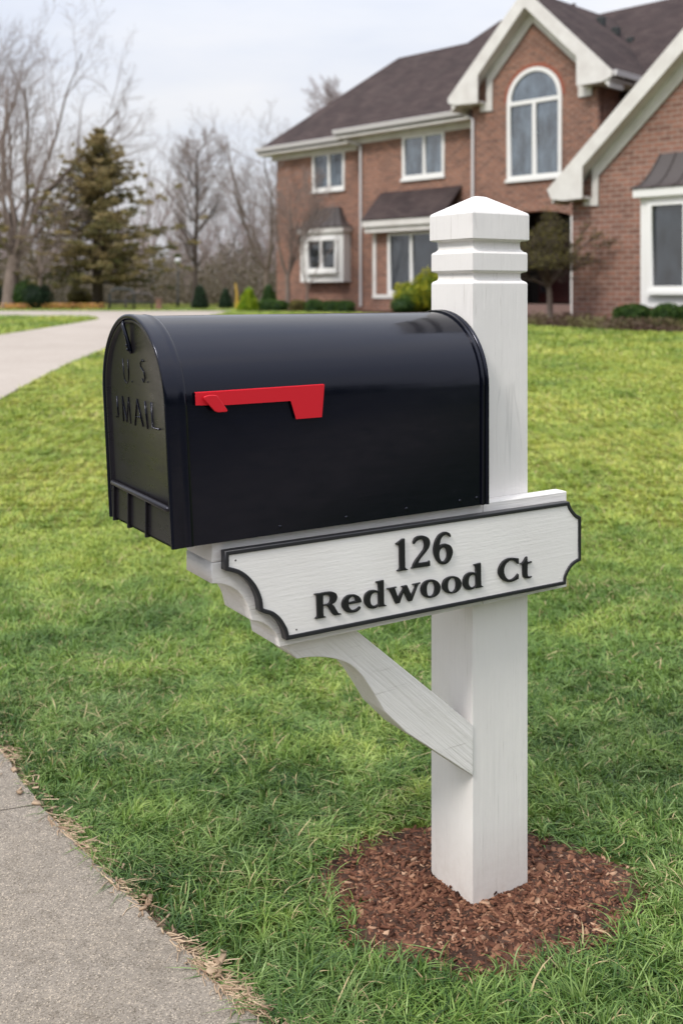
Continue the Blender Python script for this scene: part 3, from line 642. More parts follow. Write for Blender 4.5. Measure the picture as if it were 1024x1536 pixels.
def field(d0, d1, dens, h, w, lean, seed, segs):
    """blades spread over the strip of lawn from d0 to d1 metres in front, wider than the view"""
    r = np.random.default_rng(seed)
    hw0, hw1 = .42*d0+.5, .42*d1+.5
    area = (hw0+hw1)*(d1-d0); n = int(area*dens)
    u_ = r.random(n); A_, B_ = hw0, (hw1-hw0)
    tt = (-A_+np.sqrt(A_*A_+u_*(B_*B_+2*A_*B_)))/B_ if B_ > 1e-6 else u_
    y = d0+(d1-d0)*tt; x = (r.random(n)*2-1)*(hw0+B_*tt)
    # clumps: pull blades towards tuft centres
    cs = .045 if d1 < 9 else .12
    cx = (np.floor(x/cs)+.5+.35*vn(np.floor(x/cs), np.floor(y/cs), 7.7, 0))*cs; cy = (np.floor(y/cs)+.5+.35*vn(np.floor(x/cs), np.floor(y/cs), 5.3, 1))*cs
    pull = r.uniform(.1, .75, n); outw = np.arctan2(y-cy, x-cx); x = x+(cx-x)*pull; y = y+(cy-y)*pull
    cid = vn(cx, cy, 91.7, 3)
    de = .012+.02*vn(x, y, 4, 4)+.012*vn(x, y, 15, 1)
    ok = ~inpoly(x-.8*de, y-.6*de, PAVE) & ~inpoly(x, y, DRIVE) & ~inpoly(x, y, BED)
    rr = np.hypot((x-MC[0])/MRX, (y-MC[1])/MRY); ang = np.arctan2(y-MC[1], x-MC[0])
    ok &= rr > 1+.07*np.sin(3*ang+1)+.05*np.sin(7*ang)+r.normal(0, .075, n)
    thin = vn(x, y, 2.2, 2)*.5+vn(x, y, 9, 3)*.5
    ok &= r.random(n) < np.clip(.86+thin*.5, .35, 1)
    x, y = x[ok], y[ok]; rr = rr[ok]; outw = outw[ok]; cid = cid[ok]; n = len(x)
    H = h*np.exp(r.normal(0, .26, n))*(1+.3*vn(x, y, 5, 4)+.3*cid); Wd = w*r.uniform(.6, 1.3, n)
    H *= np.where(rr < 1.25, .8, 1)
    fa = vn(x, y, 6, 5)*2.6+vn(x, y, 1.7, 1)*2.5; az = np.where(r.random(n) < .62, outw+r.normal(0, .55, n), fa+r.normal(0, 1.2, n))
    ln = lean*np.clip(r.normal(1, .5, n)+.4*vn(x, y, 11, 0), .05, 2.2)
    tw = r.normal(0, .75, n)
    wa = az+pi/2+r.normal(0, .5, n)
    fr = np.linspace(0, 1, segs+1)
    rows = []
    for f in fr[:-1]:
        ox = np.cos(az+tw*f)*H*ln*f**1.7; oy = np.sin(az+tw*f)*H*ln*f**1.7; oz = H*(f-.32*np.minimum(ln, 1.6)*f**2.4)
        wd = Wd*(1-.55*f*f)*.5
        rows.append(np.stack([x+ox-np.cos(wa)*wd, y+oy-np.sin(wa)*wd, oz], 1)); rows.append(np.stack([x+ox+np.cos(wa)*wd, y+oy+np.sin(wa)*wd, oz], 1))
    rows.append(np.stack([x+np.cos(az+tw)*H*ln, y+np.sin(az+tw)*H*ln, H*(1-.32*np.minimum(ln, 1.6))], 1))
    P = np.stack(rows, 1); k = P.shape[1]; P[..., 2] += ztn(y)[:, None]-.002
    F = []
    for s in range(segs-1): F += [(2*s, 2*s+1, 2*s+3), (2*s, 2*s+3, 2*s+2)]
    F.append((2*segs-2, 2*segs-1, 2*segs))
    F = (np.array(F)[None]+(np.arange(n)*k)[:, None, None]).reshape(-1, 3)
    t = np.clip(r.beta(2, 2.3, n)*.92+.12*vn(x, y, 13, 2)+(.2 if d1 < 5 else .06)*cid, 0, .95)
    if d1 > 5: t = .45+(t-.45)*.6
    t = np.where(r.random(n) < .028+.05*(vn(x, y, 3, 3) > .45), 1, t)
    return P.reshape(-1, 3), F, np.repeat(t, k)
Vs, Fs, ts = [], [], []; off = 0
for a in [(.9, 1.7, 12000, .032, .0034, .95, 1, 3), (1.7, 3.4, 42000, .0285, .0030, 1.15, 2, 4), (3.4, 5.5, 22000, .030, .0040, 1.15, 3, 3), (5.5, 9, 8500, .034, .0062, 1.05, 4, 2), (9, 15, 2800, .040, .011, .95, 5, 2), (15, 26, 850, .05, .018, .9, 6, 2), (26, 36, 300, .055, .03, .9, 7, 2)]:
    V, F, t = field(*a); Vs.append(V); Fs.append(F+off); ts.append(t); off += len(V)
struct(nparr('grass', np.concatenate(Vs), np.concatenate(Fs), M['grass'], tint=np.concatenate(ts)), 'stuff')
print('grass verts', off)
# dry straw and crumbs along the pavement edge
n = 1700; k = RNG.uniform(1.2, 8.4, n)
pe = np.array([edge_at(q) for q in k]); dn = np.abs(RNG.normal(0, .020, n))*1.0-.010+.02*np.clip(vn(pe[:, 0], pe[:, 1], 5, 4), 0, 1)
cl = vn(pe[:, 0], pe[:, 1], 7, 2)+.6*vn(pe[:, 0], pe[:, 1], 19, 3) > RNG.uniform(-.9, .5, len(pe))
pe = pe[cl]; dn = dn[cl]; n = len(pe)
px, py = pe[:, 0]+.8*dn, pe[:, 1]+.6*dn; az = RNG.normal(math.atan2(-.8, .6), .75, n); Ls = RNG.uniform(.015, .05, n); Wd = RNG.uniform(.0012, .0028, n); bz = RNG.uniform(.001, .009, n)
rows = []
for f in (0, .5, 1):
    cx = px+np.cos(az+f*.5)*Ls*f; cy = py+np.sin(az+f*.5)*Ls*f; cz = .012+bz*(1-abs(f-.5))
    for s in (-1, 1): rows.append(np.stack([cx-np.sin(az)*Wd*s*.5, cy+np.cos(az)*Wd*s*.5, cz+s*.0004], 1))
P = np.stack(rows, 1).reshape(-1, 3); F = np.array([(0, 1, 3, 2), (2, 3, 5, 4)]); F = (F[None]+(np.arange(n)*6)[:, None, None]).reshape(-1, 4)
struct(nparr('dry_straw', P, F, M['straw'], tint=np.repeat(RNG.random(n), 6)), 'stuff')
n = 130; k = RNG.uniform(1.4, 6.5, n); pe = np.array([edge_at(q) for q in k]); dn = RNG.normal(.012, .016, n)
V, F, t = chips(n, np.stack([pe[:, 0]+.8*dn, pe[:, 1]+.6*dn], 1), np.full(n, .018), .011, 9)
struct(nparr('leaf_litter', V, F, M['straw'], tint=np.clip(t, 0, 1)), 'stuff')

# ------------------------------------------------------------------ brick house: local x along the front, y into the building, z height above the pavement
HZ = .62
house = thing('brick_house', 'two storey red brick house with brown shingled roof and steep white trimmed gables', 'house', (-2.39, 38.0, HZ), math.atan2(-.7141, .7))
def arch(s0, s1, z0, zs, ztop, n=18):
    """opening with a round or flat arched head"""
    c = (s0+s1)/2; a = (s1-s0)/2
    return [(s0, z0), (s1, z0)]+[(c+a*cos(pi*i/n), zs+(ztop-zs)*sin(pi*i/n)) for i in range(n+1)]
def wall(c, thick, front, m='brick', name='wall'): return sheet(name, c, thick, front, M[m], house)
def window(s0, s1, z0, z1, n, mulls=(), fw=.1, glass='glass', sill=True, top=None, holes=None, po=-.02):
    outer = rect(s0, s1, z0, z1) if holes is None else top
    if holes is None:
        e_ = [s0+fw]+[q for mm in mulls for q in (mm-fw*.48, mm+fw*.48)]+[s1-fw]
        holes = [rect(e_[i], e_[i+1], z0+fw*1.15, z1-fw*.6) for i in range(0, len(e_), 2)]
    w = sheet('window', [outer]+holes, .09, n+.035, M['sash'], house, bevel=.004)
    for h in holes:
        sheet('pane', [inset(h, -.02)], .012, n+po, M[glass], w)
    if sill:
        m = MB(); m.box(s0-.04, s1+.04, -n-.075, -n-.036, z0-.07, z0+.015); m.build('sill', M['sash'], w)
    return w
ZB0 = .35
# left wing
wall([rect(0, 4.95, ZB0, 6.25), rect(2.0, 3.53, 4.86, 6.1)], .25, 0)
window(1.95, 3.58, 4.84, 6.15, 0, (2.8,))
# middle wing
wall([rect(4.93, 10.45, ZB0, 6.3), rect(6.86, 8.48, 4.9, 6.15)], .25, .6)
window(6.8, 8.54, 4.85, 6.2, .6, (7.72,))
m = MB(); m.box(4.94, 5.18, -.352, .0, ZB0, 6.3); m.build('wall', M['brick'], house)
# entrance gable with arched window and arched porch opening
AW = arch(11.66, 13.38, 4.42, 6.53, 7.36)
gab = [(10.40, ZB0), (14.47, ZB0), (14.47, 7.05), (12.5, 9.0), (10.40, 6.95)]
PO = [(11.15, .40), (13.76, .40), (13.76, 3.22)]+[(12.455+1.305*cos(pi*i/12), 3.22+.26*sin(pi*i/12)) for i in range(1, 12)]+[(11.15, 3.22)]
wall([gab, AW, PO], .3, 1.6)
AWo = arch(11.63, 13.41, 4.38, 6.53, 7.40)
hl = [rect(11.75, 12.475, 4.48, 6.42), rect(12.595, 13.30, 4.48, 6.42), [(11.76, 6.53), (13.29, 6.53)]+[(12.525+.765*cos(pi*i/16), 6.53+.755*sin(pi*i/16)) for i in range(1, 16)]]
window(11.63, 13.41, 4.38, 7.40, 1.6, top=AWo, holes=hl)
# header course of bricks round the arched window
hd_ = [(12.52+.90*cos(pi*i/16), 6.53+.88*sin(pi*i/16)) for i in range(17)]; hi_ = [(12.52+1.0*cos(pi*i/16), 6.53+.99*sin(pi*i/16)) for i in range(17)]
sheet('brick_arch', [hi_+hd_[::-1]], .05, 1.618, M['brick_arch'], house)
for sx in ((10.40, 10.65), (14.22, 14.47)):
    m = MB(); m.box(sx[0], sx[1], -1.298, .3, ZB0, 6.8); m.build('wall', M['brick'], house)
# wall behind, right of the entrance gable
wall([rect(14.475, 24.2, ZB0, 6.3)], .25, 0)
for bx_ in ((24.21, 24.46, 0, 6.9, ZB0, 6.3), (-.0, .25, .252, 6.9, ZB0, 6.25), (.252, 24.2, 6.65, 6.9, ZB0, 6.25)):
    m = MB(); m.box(*bx_); m.build('wall', M['brick'], house)
# front gable wing
gab4 = [(15.28, ZB0), (24.0, ZB0), (24.0, 3.5), (19.65, 7.55), (15.28, 3.55)]
wall([gab4, rect(17.45, 20.4, 1.15, 3.25)], .3, 4.0, 'brick_wide')
for sx in ((15.28, 15.55), (23.72, 24.0)):
    m = MB(); m.box(*sx, -3.698, -.002, ZB0, 3.35); m.build('wall', M['brick_wide'], house)
# porch: back wall, door, side, ceiling, step
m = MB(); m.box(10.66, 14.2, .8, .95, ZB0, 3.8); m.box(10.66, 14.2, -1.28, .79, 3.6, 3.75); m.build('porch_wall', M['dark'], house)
dpo = MB(); dpo.box(11.5, 12.5, .72, .79, .98, 3.0); d_ = dpo.build('door', M['door_wood'], house)
for zz in (1.15, 2.05):
    for ss in (11.6, 12.05):
        m = MB(); m.box(ss, ss+.34, .7, .725, zz, zz+.7); m.build('door_panel', M['door_wood'], d_, bevel=.01)
m = MB(); m.tube([(12.42, .70, 1.9), (12.42, .66, 1.9), (12.42, .66, 1.75)], .02, 8); m.build('handle', M['gutter'], d_)
for s0 in (11.05, 12.65):
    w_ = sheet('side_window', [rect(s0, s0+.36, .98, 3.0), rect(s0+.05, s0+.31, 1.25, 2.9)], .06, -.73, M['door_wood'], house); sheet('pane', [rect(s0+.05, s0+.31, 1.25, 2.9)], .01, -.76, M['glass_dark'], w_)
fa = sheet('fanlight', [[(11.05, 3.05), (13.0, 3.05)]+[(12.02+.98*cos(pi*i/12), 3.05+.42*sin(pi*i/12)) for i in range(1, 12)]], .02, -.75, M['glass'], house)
m = MB(); m.box(10.9, 13.9, -1.75, .79, ZB0, .93); m.box(11.0, 13.8, -2.15, -1.76, ZB0, .76); m.build('porch_step', M['step'], house)
m = MB(); m.box(13.78, 13.9, -1.78, -1.61, .5, 3.28); m.build('porch_trim', M['trim'], house, bevel=.01)
# flat bay between: shed roof over the big ground floor window
MW = 1.1
wall([rect(5.99, 8.95, ZB0, 3.2), rect(6.68, 8.85, 1.2, 3.1)], .18, MW)
for s0 in (5.99, 8.8): 
    m = MB(); m.box(s0, s0+.14, -MW-.03, -MW-.003, 1.1, 3.18); m.build('corner_trim', M['trim'], house)
m = MB(); m.box(5.99, 8.94, -MW-.05, -MW-.033, 1.08, 1.2); m.build('sill_band', M['trim'], house)
for s0 in (5.99, 8.77):
    m = MB(); m.box(s0, s0+.18, -.918, -.61, ZB0, 3.2); m.build('wall', M['brick'], house)
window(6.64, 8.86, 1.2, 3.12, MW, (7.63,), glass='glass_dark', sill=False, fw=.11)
m = MB(); m.box(5.9, 9.05, -1.42, -.61, 3.16, 3.3); m.build('frieze', M['trim'], house)
m = MB(); m.box(5.88, 9.2, -1.50, -1.44, 3.34, 3.56); m.box(5.88, 9.2, -1.44, -.61, 3.31, 3.36); m.build('fascia', M['trim'], house)
m = MB(); m.prism([(5.86, -1.54, 3.56), (5.86, -.61, 4.5), (5.86, -.61, 4.42), (5.86, -1.44, 3.50)], [(9.22, -1.54, 3.56), (9.22, -.61, 4.5), (9.22, -.61, 4.42), (9.22, -1.44, 3.50)]); m.build('bay_roof', M['shingle'], house)
# box bay on the left wing
m = MB(); m.box(1.70, 3.87, -.37, -.002, 1.62, 3.32); bb = m.build('box_bay', M['sash'], house, bevel=.01)
m = MB(); m.box(1.62, 3.95, -.47, -.003, 3.325, 3.5); m.build('cornice', M['trim'], bb, bevel=.015)
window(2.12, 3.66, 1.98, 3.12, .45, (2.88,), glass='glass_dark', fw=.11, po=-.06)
def flare(s0, s1, t0, t1, n0, n1, z0, z1, nb, name='metal_roof', m_='copper', parent=None, seams=6):
    """concave metal roof from a wide eave (n0) to a narrow top on the wall (nb)"""
    m = MB(); K = 7; rows = []
    for i in range(K+1):
        f = i/K; g = f**.62 if True else f
        sa = s0+(t0-s0)*g; sb = s1+(t1-s1)*g; nn = n0+(n1-n0)*g; z = z0+(z1-z0)*f**1.15
        rows.append([(sa, -nb-.002, z), (sa, -nn, z), (sb, -nn, z), (sb, -nb-.002, z)])
    m.v = [p for r in rows for p in r]; m.f = [(i*4+j, i*4+(j+1) % 4, (i+1)*4+(j+1) % 4, (i+1)*4+j) for i in range(K) for j in range(4)]+[(0, 3, 2, 1), tuple(K*4+j for j in range(4))]
    o = m.build(name, M[m_], parent or house)
    for q in range(seams+1):
        u_ = q/seams; t_ = MB(); t_.tube([(r[1][0]*(1-u_)+r[2][0]*u_, r[1][1]-.012, r[1][2]+.004) for r in rows], .018, 6); t_.build('seam', M[m_], o)
    return o
flare(1.6, 3.98, 2.2, 3.42, .5, .12, 3.505, 4.22, 0)
# big bay on the front gable wing
m = MB(); m.box(17.37, 20.5, -4.57, -4.003, .95, 3.32); bb = m.build('box_bay', M['sash'], house, bevel=.01)
m = MB(); m.box(17.26, 20.6, -4.72, -4.003, 3.325, 3.52); m.build('cornice', M['sash'], bb, bevel=.02)
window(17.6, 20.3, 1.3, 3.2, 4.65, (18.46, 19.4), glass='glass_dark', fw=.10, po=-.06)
flare(17.24, 20.62, 17.62, 20.2, 4.75, 4.15, 3.525, 4.31, 4.0, seams=7)
# roofs
def slab3(name, pts, m='shingle', th=.13, parent=None):
    q = MB(); q.prism([(p[0], p[1], p[2]) for p in pts], [(p[0], p[1], p[2]-th) for p in pts]); return q.build(name, M[m], parent or house)
RZ_ = 9.9
slab3('roof', [(-.55, -.5, 6.52), (24.6, -.5, 6.52), (24.6, 3.1, RZ_), (3.25, 3.1, RZ_)])
slab3('roof', [(-.55, 7.4, 6.52), (3.25, 3.1, RZ_), (24.6, 3.1, RZ_), (24.6, 7.4, 6.52)])
slab3('roof', [(-.55, -.5, 6.52), (3.25, 3.1, RZ_), (-.55, 7.4, 6.52)])
m = MB(); m.add([(24.3, 0, 6.3), (24.3, 6.9, 6.3), (24.3, 3.1, 9.7)], [(0, 1, 2)]); m.build('wall', M['brick'], house)
q = .93
slab3('roof', [(4.25, -1.1, 6.6), (10.9, -1.1, 6.6), (10.9, 2.95, 6.6+4.05*q), (8.0, 2.95, 6.6+4.05*q)])
slab3('roof', [(4.25, -1.1, 6.6), (8.0, 2.95, 6.6+4.05*q), (8.0, 5.0, 6.6+2*q), (4.25, 5.0, 6.6)])
# entrance gable roof
GZ = 9.47; 
slab3('roof', [(9.84, -2.0, 6.86), (9.84, 1.2, 6.86), (12.5, 3.4, GZ), (12.5, -2.0, GZ)], th=.14)
slab3('roof', [(12.5, -2.0, GZ), (12.5, 3.4, GZ), (15.16, 2.4, 6.86), (15.16, -2.0, 6.86)], th=.14)
for p0, p1 in (((9.95, 6.80), (12.5, 9.30)), ((12.5, 9.30), (15.05, 6.80))):
    slab3('soffit', [(p0[0], -1.99, p0[1]), (p0[0], -1.30, p0[1]), (p1[0], -1.30, p1[1]), (p1[0], -1.99, p1[1])], 'trim', .35)
# rake boards with boxed returns
rk = [(9.84, 6.84), (9.86, 6.70), (10.16, 6.62), (10.92, 6.58), (10.92, 7.36), (12.5, 8.96), (14.12, 7.36), (14.12, 6.60), (14.85, 6.60), (15.15, 6.70), (15.16, 6.84), (12.5, 9.44)]
sheet('rake_board', [rk], .06, 2.03, M['trim'], house)
rk2 = [(10.72, 6.40), (11.14, 6.38), (11.14, 7.24), (12.5, 8.62), (13.93, 7.22), (13.93, 6.38), (14.33, 6.38), (14.33, 6.62), (14.10, 6.62), (14.10, 7.38), (12.5, 9.0), (10.94, 7.38), (10.94, 6.6), (10.72, 6.6)]
sheet('frieze', [rk2], .05, 1.655, M['trim'], house)
m = MB(); m.prism([(9.9, -1.96, 6.62), (10.90, -1.96, 6.60), (10.90, -1.96, 6.66), (9.9, -1.96, 6.7)], [(9.9, .4, 6.62), (10.90, .4, 6.60), (10.90, .4, 6.66), (9.9, .4, 6.7)])
m.prism([(14.14, -1.96, 6.62), (15.1, -1.96, 6.62), (15.1, -1.96, 6.7), (14.14, -1.96, 6.66)], [(14.14, .4, 6.62), (15.1, .4, 6.62), (15.1, .4, 6.7), (14.14, .4, 6.66)])
m.build('soffit', M['trim'], house)
# front gable wing roof
G4 = 3.72+(19.65-14.86)*.93
slab3('roof', [(14.86, -4.4, 3.72), (14.86, -.01, 3.72), (19.65, -.01, G4), (19.65, -4.4, G4)], th=.14)
slab3('roof', [(19.65, -4.4, G4), (19.65, -.01, G4), (24.44, -.01, 3.72), (24.44, -4.4, 3.72)], th=.14)
rk = [(14.86, 3.70), (14.97, 3.47), (15.30, 3.42), (15.82, 3.44), (15.82, 4.17), (19.65, 7.66), (23.4, 4.17), (23.4, 3.44), (24.3, 3.44), (24.44, 3.70), (19.65, G4-.03)]
sheet('rake_board', [rk], .06, 4.43, M['trim'], house)
rk2 = [(15.62, 3.30), (16.0, 3.28), (16.0, 3.98), (19.65, 7.34), (23.3, 3.98), (23.3, 3.28), (23.5, 3.28), (23.5, 4.2), (19.65, 7.70), (15.84, 4.2), (15.84, 3.46), (15.62, 3.46)]
sheet('frieze', [rk2], .05, 4.055, M['trim'], house)
for p0, p1 in (((14.97, 3.66), (19.65, G4-.17)), ((19.65, G4-.17), (24.33, 3.66))):
    slab3('soffit', [(p0[0], -4.39, p0[1]), (p0[0], -3.71, p0[1]), (p1[0], -3.71, p1[1]), (p1[0], -4.39, p1[1])], 'trim', .3)
m = MB(); m.box(14.93, 15.80, -4.36, -.3, 3.44, 3.50); m.build('soffit', M['trim'], house)
# gutters, fascias and soffits of the long eaves
def eave(s0, s1, n, z, nb, zs):
    m = MB(); m.box(s0, s1, -n+.02, -nb-.003, z-.26, z-.20); m.box(s0+.02, s1, -n+.022, -n+.06, z-.19, z-.02); m.build('soffit', M['trim'], house)
    m = MB(); m.prism([(s0-.03, -n-.10, z+.02), (s0-.03, -n+.018, z+.02), (s0-.03, -n+.018, z-.13), (s0-.03, -n-.06, z-.13)], [(s1, -n-.10, z+.02), (s1, -n+.018, z+.02), (s1, -n+.018, z-.13), (s1, -n-.06, z-.13)]); m.build('gutter', M['gutter'], house, bevel=.01)
    m = MB(); m.box(s0+.3, s1, -nb-.04, -nb-.003, z-.45, z-.262); m.build('frieze', M['trim'], house)
eave(-.55, 4.2, .5, 6.56, 0, 6.2)
eave(4.2, 9.85, 1.1, 6.64, .6, 6.3)
eave(15.1, 24.4, .5, 6.56, 0, 6.2)
m = MB(); m.prism([(15.16, -1.98, 6.86), (15.28, -1.98, 6.86), (15.25, -1.98, 6.72), (15.16, -1.98, 6.72)], [(15.16, -.4, 6.86), (15.28, -.4, 6.86), (15.25, -.4, 6.72), (15.16, -.4, 6.72)]); m.build('gutter', M['gutter'], house)
def dsp(pts):
    m = MB(); m.tube(pts, .045, 6); m.build('downspout', M['gutter'], house)
dsp([(4.45, -1.08, 6.5), (4.5, -.98, 6.36), (4.99, -.66, 6.1), (4.99, -.655, .8)])
dsp([(9.98, -1.2, 6.5), (10.05, -1.5, 6.42), (10.46, -1.66, 6.22), (10.46, -1.66, .8)])
dsp([(15.18, -.9, 6.7), (14.95, -.5, 6.55), (14.62, -.06, 6.45), (14.60, -.06, 3.2)])
for s0, yy in ((13.0, 1.0), (13.3, 1.3), (13.6, 1.6)):
    m = MB(); m.box(s0-.1, s0+.1, yy-.1, yy+.1, 9.47-(s0-12.5)*.981-.1, 9.47-(s0-12.5)*.981+.17); m.build('roof_vent', M['iron'], house, bevel=.02)
for ch in house.children: ch.location.z -= HZ

# ------------------------------------------------------------------ vegetation
def rnd_perp(d, r):
    a = Vector((r.gauss(0, 1), r.gauss(0, 1), r.gauss(0, 1))); a -= d*a.dot(d); return a.normalized()
def bare_tree(seed, H, r0, kids, ratio, ang, trop, fork=None, wig=.16, first=.28, leader=True, sides=(8, 6, 4, 3, 3), thin=1., oval=False):
    r = random.Random(seed); T, Cr = MB(), MB()
    ratio, ang, trop, sides = [tuple(q)+(q[-1],)*3 for q in (ratio, ang, trop, sides)]
    def branch(p, d, Lg, rad, lv):
        ns = (7, 5, 4, 3, 2, 2)[lv]; pts = [p]; rs = [rad]; dirs = [d]
        for i in range(ns):
            d = (d+Vector((r.gauss(0, wig), r.gauss(0, wig), r.gauss(0, wig)*.6))*((.55 if leader else .2) if lv == 0 else 1)+Vector((0, 0, trop[lv]))).normalized()
            p = p+d*(Lg/ns); pts.append(p); dirs.append(d); f = (i+1)/ns
            rs.append(max(rad*(1-f*(.75 if (lv or leader) else .35)), .004))
        if lv == 0: pts[0] = pts[0]-Vector((0, 0, .15)); rs[0] *= 1.35
        (T if lv <= 1 else Cr).tube(pts, rs, sides[lv], cap=False)
        if lv+1 >= len(kids)+1: return
        n = kids[lv]; n = max(1, int(n*r.uniform(.8, 1.2)))
        for k in range(n):
            f = (first if lv == 0 else .18)+(1-(first if lv == 0 else .18))*(k+r.random())/n
            if lv == 0 and not leader: f = r.uniform(.82, 1)
            f = min(f, .999); q = f*ns; i = int(q); t = q-i
            pp = pts[i].lerp(pts[i+1], t); dd = dirs[i+1]; rr = (rs[i]*(1-t)+rs[i+1]*t)
            a = R(ang[lv]*r.uniform(.65, 1.3)); nd = (dd*cos(a)+rnd_perp(dd, r)*sin(a))
            if nd.z < -.25: nd.z *= -.3
            nd.normalize()
            Ln = Lg*ratio[lv]*(1-(.62 if (lv == 0 and leader) else .35)*f)*r.uniform(.75, 1.2)
            if lv == 0 and oval: Ln = H*ratio[0]*(.35+.75*sin(pi*min(1, max(0, (f-first)/(1.06-first))))**.8)*r.uniform(.8, 1.1)
            if lv == 0 and not leader: Ln = (H-Lg)*r.uniform(.72, 1.0)
            branch(pp, nd, Ln, max(rr*r.uniform(.5, .72)*thin, .0045), lv+1)
    branch(Vector((0, 0, 0)), Vector((0, 0, 1)), fork or H, r0, 0)
    k = H/max(p[2] for p in Cr.v)
    for q in (T, Cr): q.v = [(p[0]*k, p[1]*k, p[2]*k) for p in q.v]
    return T, Cr
def tree_thing(name, label, loc, T, Cr, rz=0, bark='bark', twig='twig', group=None):
    t = thing(name, label, 'tree', loc, rz, group)
    T.build('trunk', M[bark], t, smooth=True, fixn=False); Cr.build('crown', M[twig], t, smooth=True, fixn=False); return t
def gz(x, y): return (x, y, zt(y))
BT = 'leafless trees'
T, Cr = bare_tree(3, 12.9, .38, (9, 11, 10, 8), (.8, .5, .46, .42), (27, 36, 40, 40), (.02, .07, .07, .04), fork=2.4, leader=False, sides=(10, 7, 5, 3, 3), thin=.8)
tree_thing('bare_tree', 'big leafless spreading tree with thick trunk at the left edge by the driveway', gz(-12.1, 37.6), T, Cr, .6, group=BT)
# long low limbs of the same kind of tree reach to the right: a second, smaller tree behind it
T, Cr = bare_tree(12, 4.3, .10, (7, 8, 8, 5), (.9, .5, .5, .45), (52, 38, 42, 40), (.02, .03, .03, .03), fork=1.3, leader=False, thin=.75)
tree_thing('bare_tree', 'low wide leafless tree with drooping limbs in front of the olive conifer', gz(-10.6, 36.3), T, Cr, 2.2, group=BT)
T, Cr = bare_tree(21, 8.3, .16, (40, 10, 8, 5), (.30, .48, .46, .5), (44, 32, 36, 40), (.0, .14, .10, .05), first=.2, wig=.10, thin=.8, oval=True)
t21 = tree_thing('bare_tree', 'dark leafless oval tree standing alone against the sky left of the house', gz(-6.6, 46), T, Cr, 0, bark='bark_dark', group=BT)
T2, Cr2 = bare_tree(33, 7.6, .13, (5, 9, 8, 6), (.6, .55, .55, .5), (26, 36, 40, 40), (.02, .08, .05, .03), fork=1.2, leader=False)
tree_thing('bare_tree', 'reddish brown leafless many-stemmed tree just right of the dark oval one', gz(-5.4, 48), T2, Cr2, 0, group=BT)
T3, Cr3 = bare_tree(41, 9.2, .19, (7, 10, 8, 5), (.7, .55, .5, .5), (30, 38, 40, 40), (.02, .07, .05, .03), fork=1.9, leader=False)
t3 = tree_thing('bare_tree', 'tall pale leafless tree rising close to the left corner of the house', gz(-3.3, 45), T3, Cr3, 1.0, group=BT)
def dup(root, loc, rz, label, sc_=1, m=None):
    r = root.copy(); C.objects.link(r); r.location = loc; r.rotation_euler = (0, 0, rz); r.scale = (sc_,)*3; r['label'] = label
    for ch in root.children:
        c = ch.copy(); C.objects.link(c); c.parent = r
        if m: c.data = c.data.copy(); c.data.materials[0] = M[m]
    return r
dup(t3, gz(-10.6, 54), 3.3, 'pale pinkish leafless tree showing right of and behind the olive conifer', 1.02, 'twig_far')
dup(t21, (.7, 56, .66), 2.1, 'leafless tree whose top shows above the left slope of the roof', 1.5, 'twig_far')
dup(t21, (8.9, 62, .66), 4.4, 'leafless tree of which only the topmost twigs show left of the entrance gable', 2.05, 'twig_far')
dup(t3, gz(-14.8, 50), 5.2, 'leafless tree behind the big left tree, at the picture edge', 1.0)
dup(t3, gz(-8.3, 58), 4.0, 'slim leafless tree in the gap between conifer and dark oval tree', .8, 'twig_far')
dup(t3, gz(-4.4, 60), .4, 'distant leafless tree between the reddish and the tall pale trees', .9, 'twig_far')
# small trees in front of the house
T, Cr = bare_tree(52, 5.0, .105, (7, 9, 8, 6), (.8, .5, .5, .5), (19, 30, 36, 40), (.02, .08, .06, .03), fork=1.3, leader=False, wig=.12, thin=.85)
tree_thing('young_tree', 'slender leafless multi-stemmed tree in front of the left brick wall', (-1.72, 33.0, .66), T, Cr, .3)
T, Cr = bare_tree(57, 2.9, .045, (4, 5, 5), (.7, .55, .5), (24, 34, 38), (.02, .07, .05), fork=.7, leader=False)
tree_thing('young_tree', 'smaller thin leafless sapling below the white box bay window', (-1.08, 32.2, .66), T, Cr, 1.3)

def leaves(n, pos, size, seed, aspect=.5, flat=.0):
    r = np.random.default_rng(seed); n = len(pos)
    a = r.normal(0, 1, (n, 3)); a /= np.linalg.norm(a, axis=1)[:, None]; b = r.normal(0, 1, (n, 3)); b -= a*(a*b).sum(1)[:, None]; b /= np.linalg.norm(b, axis=1)[:, None]
    s = size*r.uniform(.6, 1.4, n)[:, None]; a = a*s*.5; b = b*s*.5*aspect
    P = np.stack([pos-a, pos+b, pos+a, pos-b], 1).reshape(-1, 3)
    F = np.arange(n*4).reshape(-1, 4); return P, F
T, Cr = bare_tree(64, 2.6, .085, (9, 9, 8, 6), (.8, .6, .55, .5), (46, 38, 40, 40), (.02, .05, .03, .02), fork=.95, leader=False, wig=.2)
rt = tree_thing('ornamental_tree', 'small vase shaped tree with sparse yellow-green buds before the arched porch', (4.86, 24.0, .64), T, Cr, 2.4, bark='bark', twig='bark_dark')
cv = np.array([v for v in Cr.v]); pick = RNG.choice(len(cv), 7000); pp = cv[pick]+RNG.normal(0, .04, (7000, 3)); pp = pp[pp[:, 2] > 1.15]
V, F = leaves(0, pp, .045, 4); nparr('leaves', V, F, M['budding'], rt, np.repeat(RNG.random(len(pp)), 4))

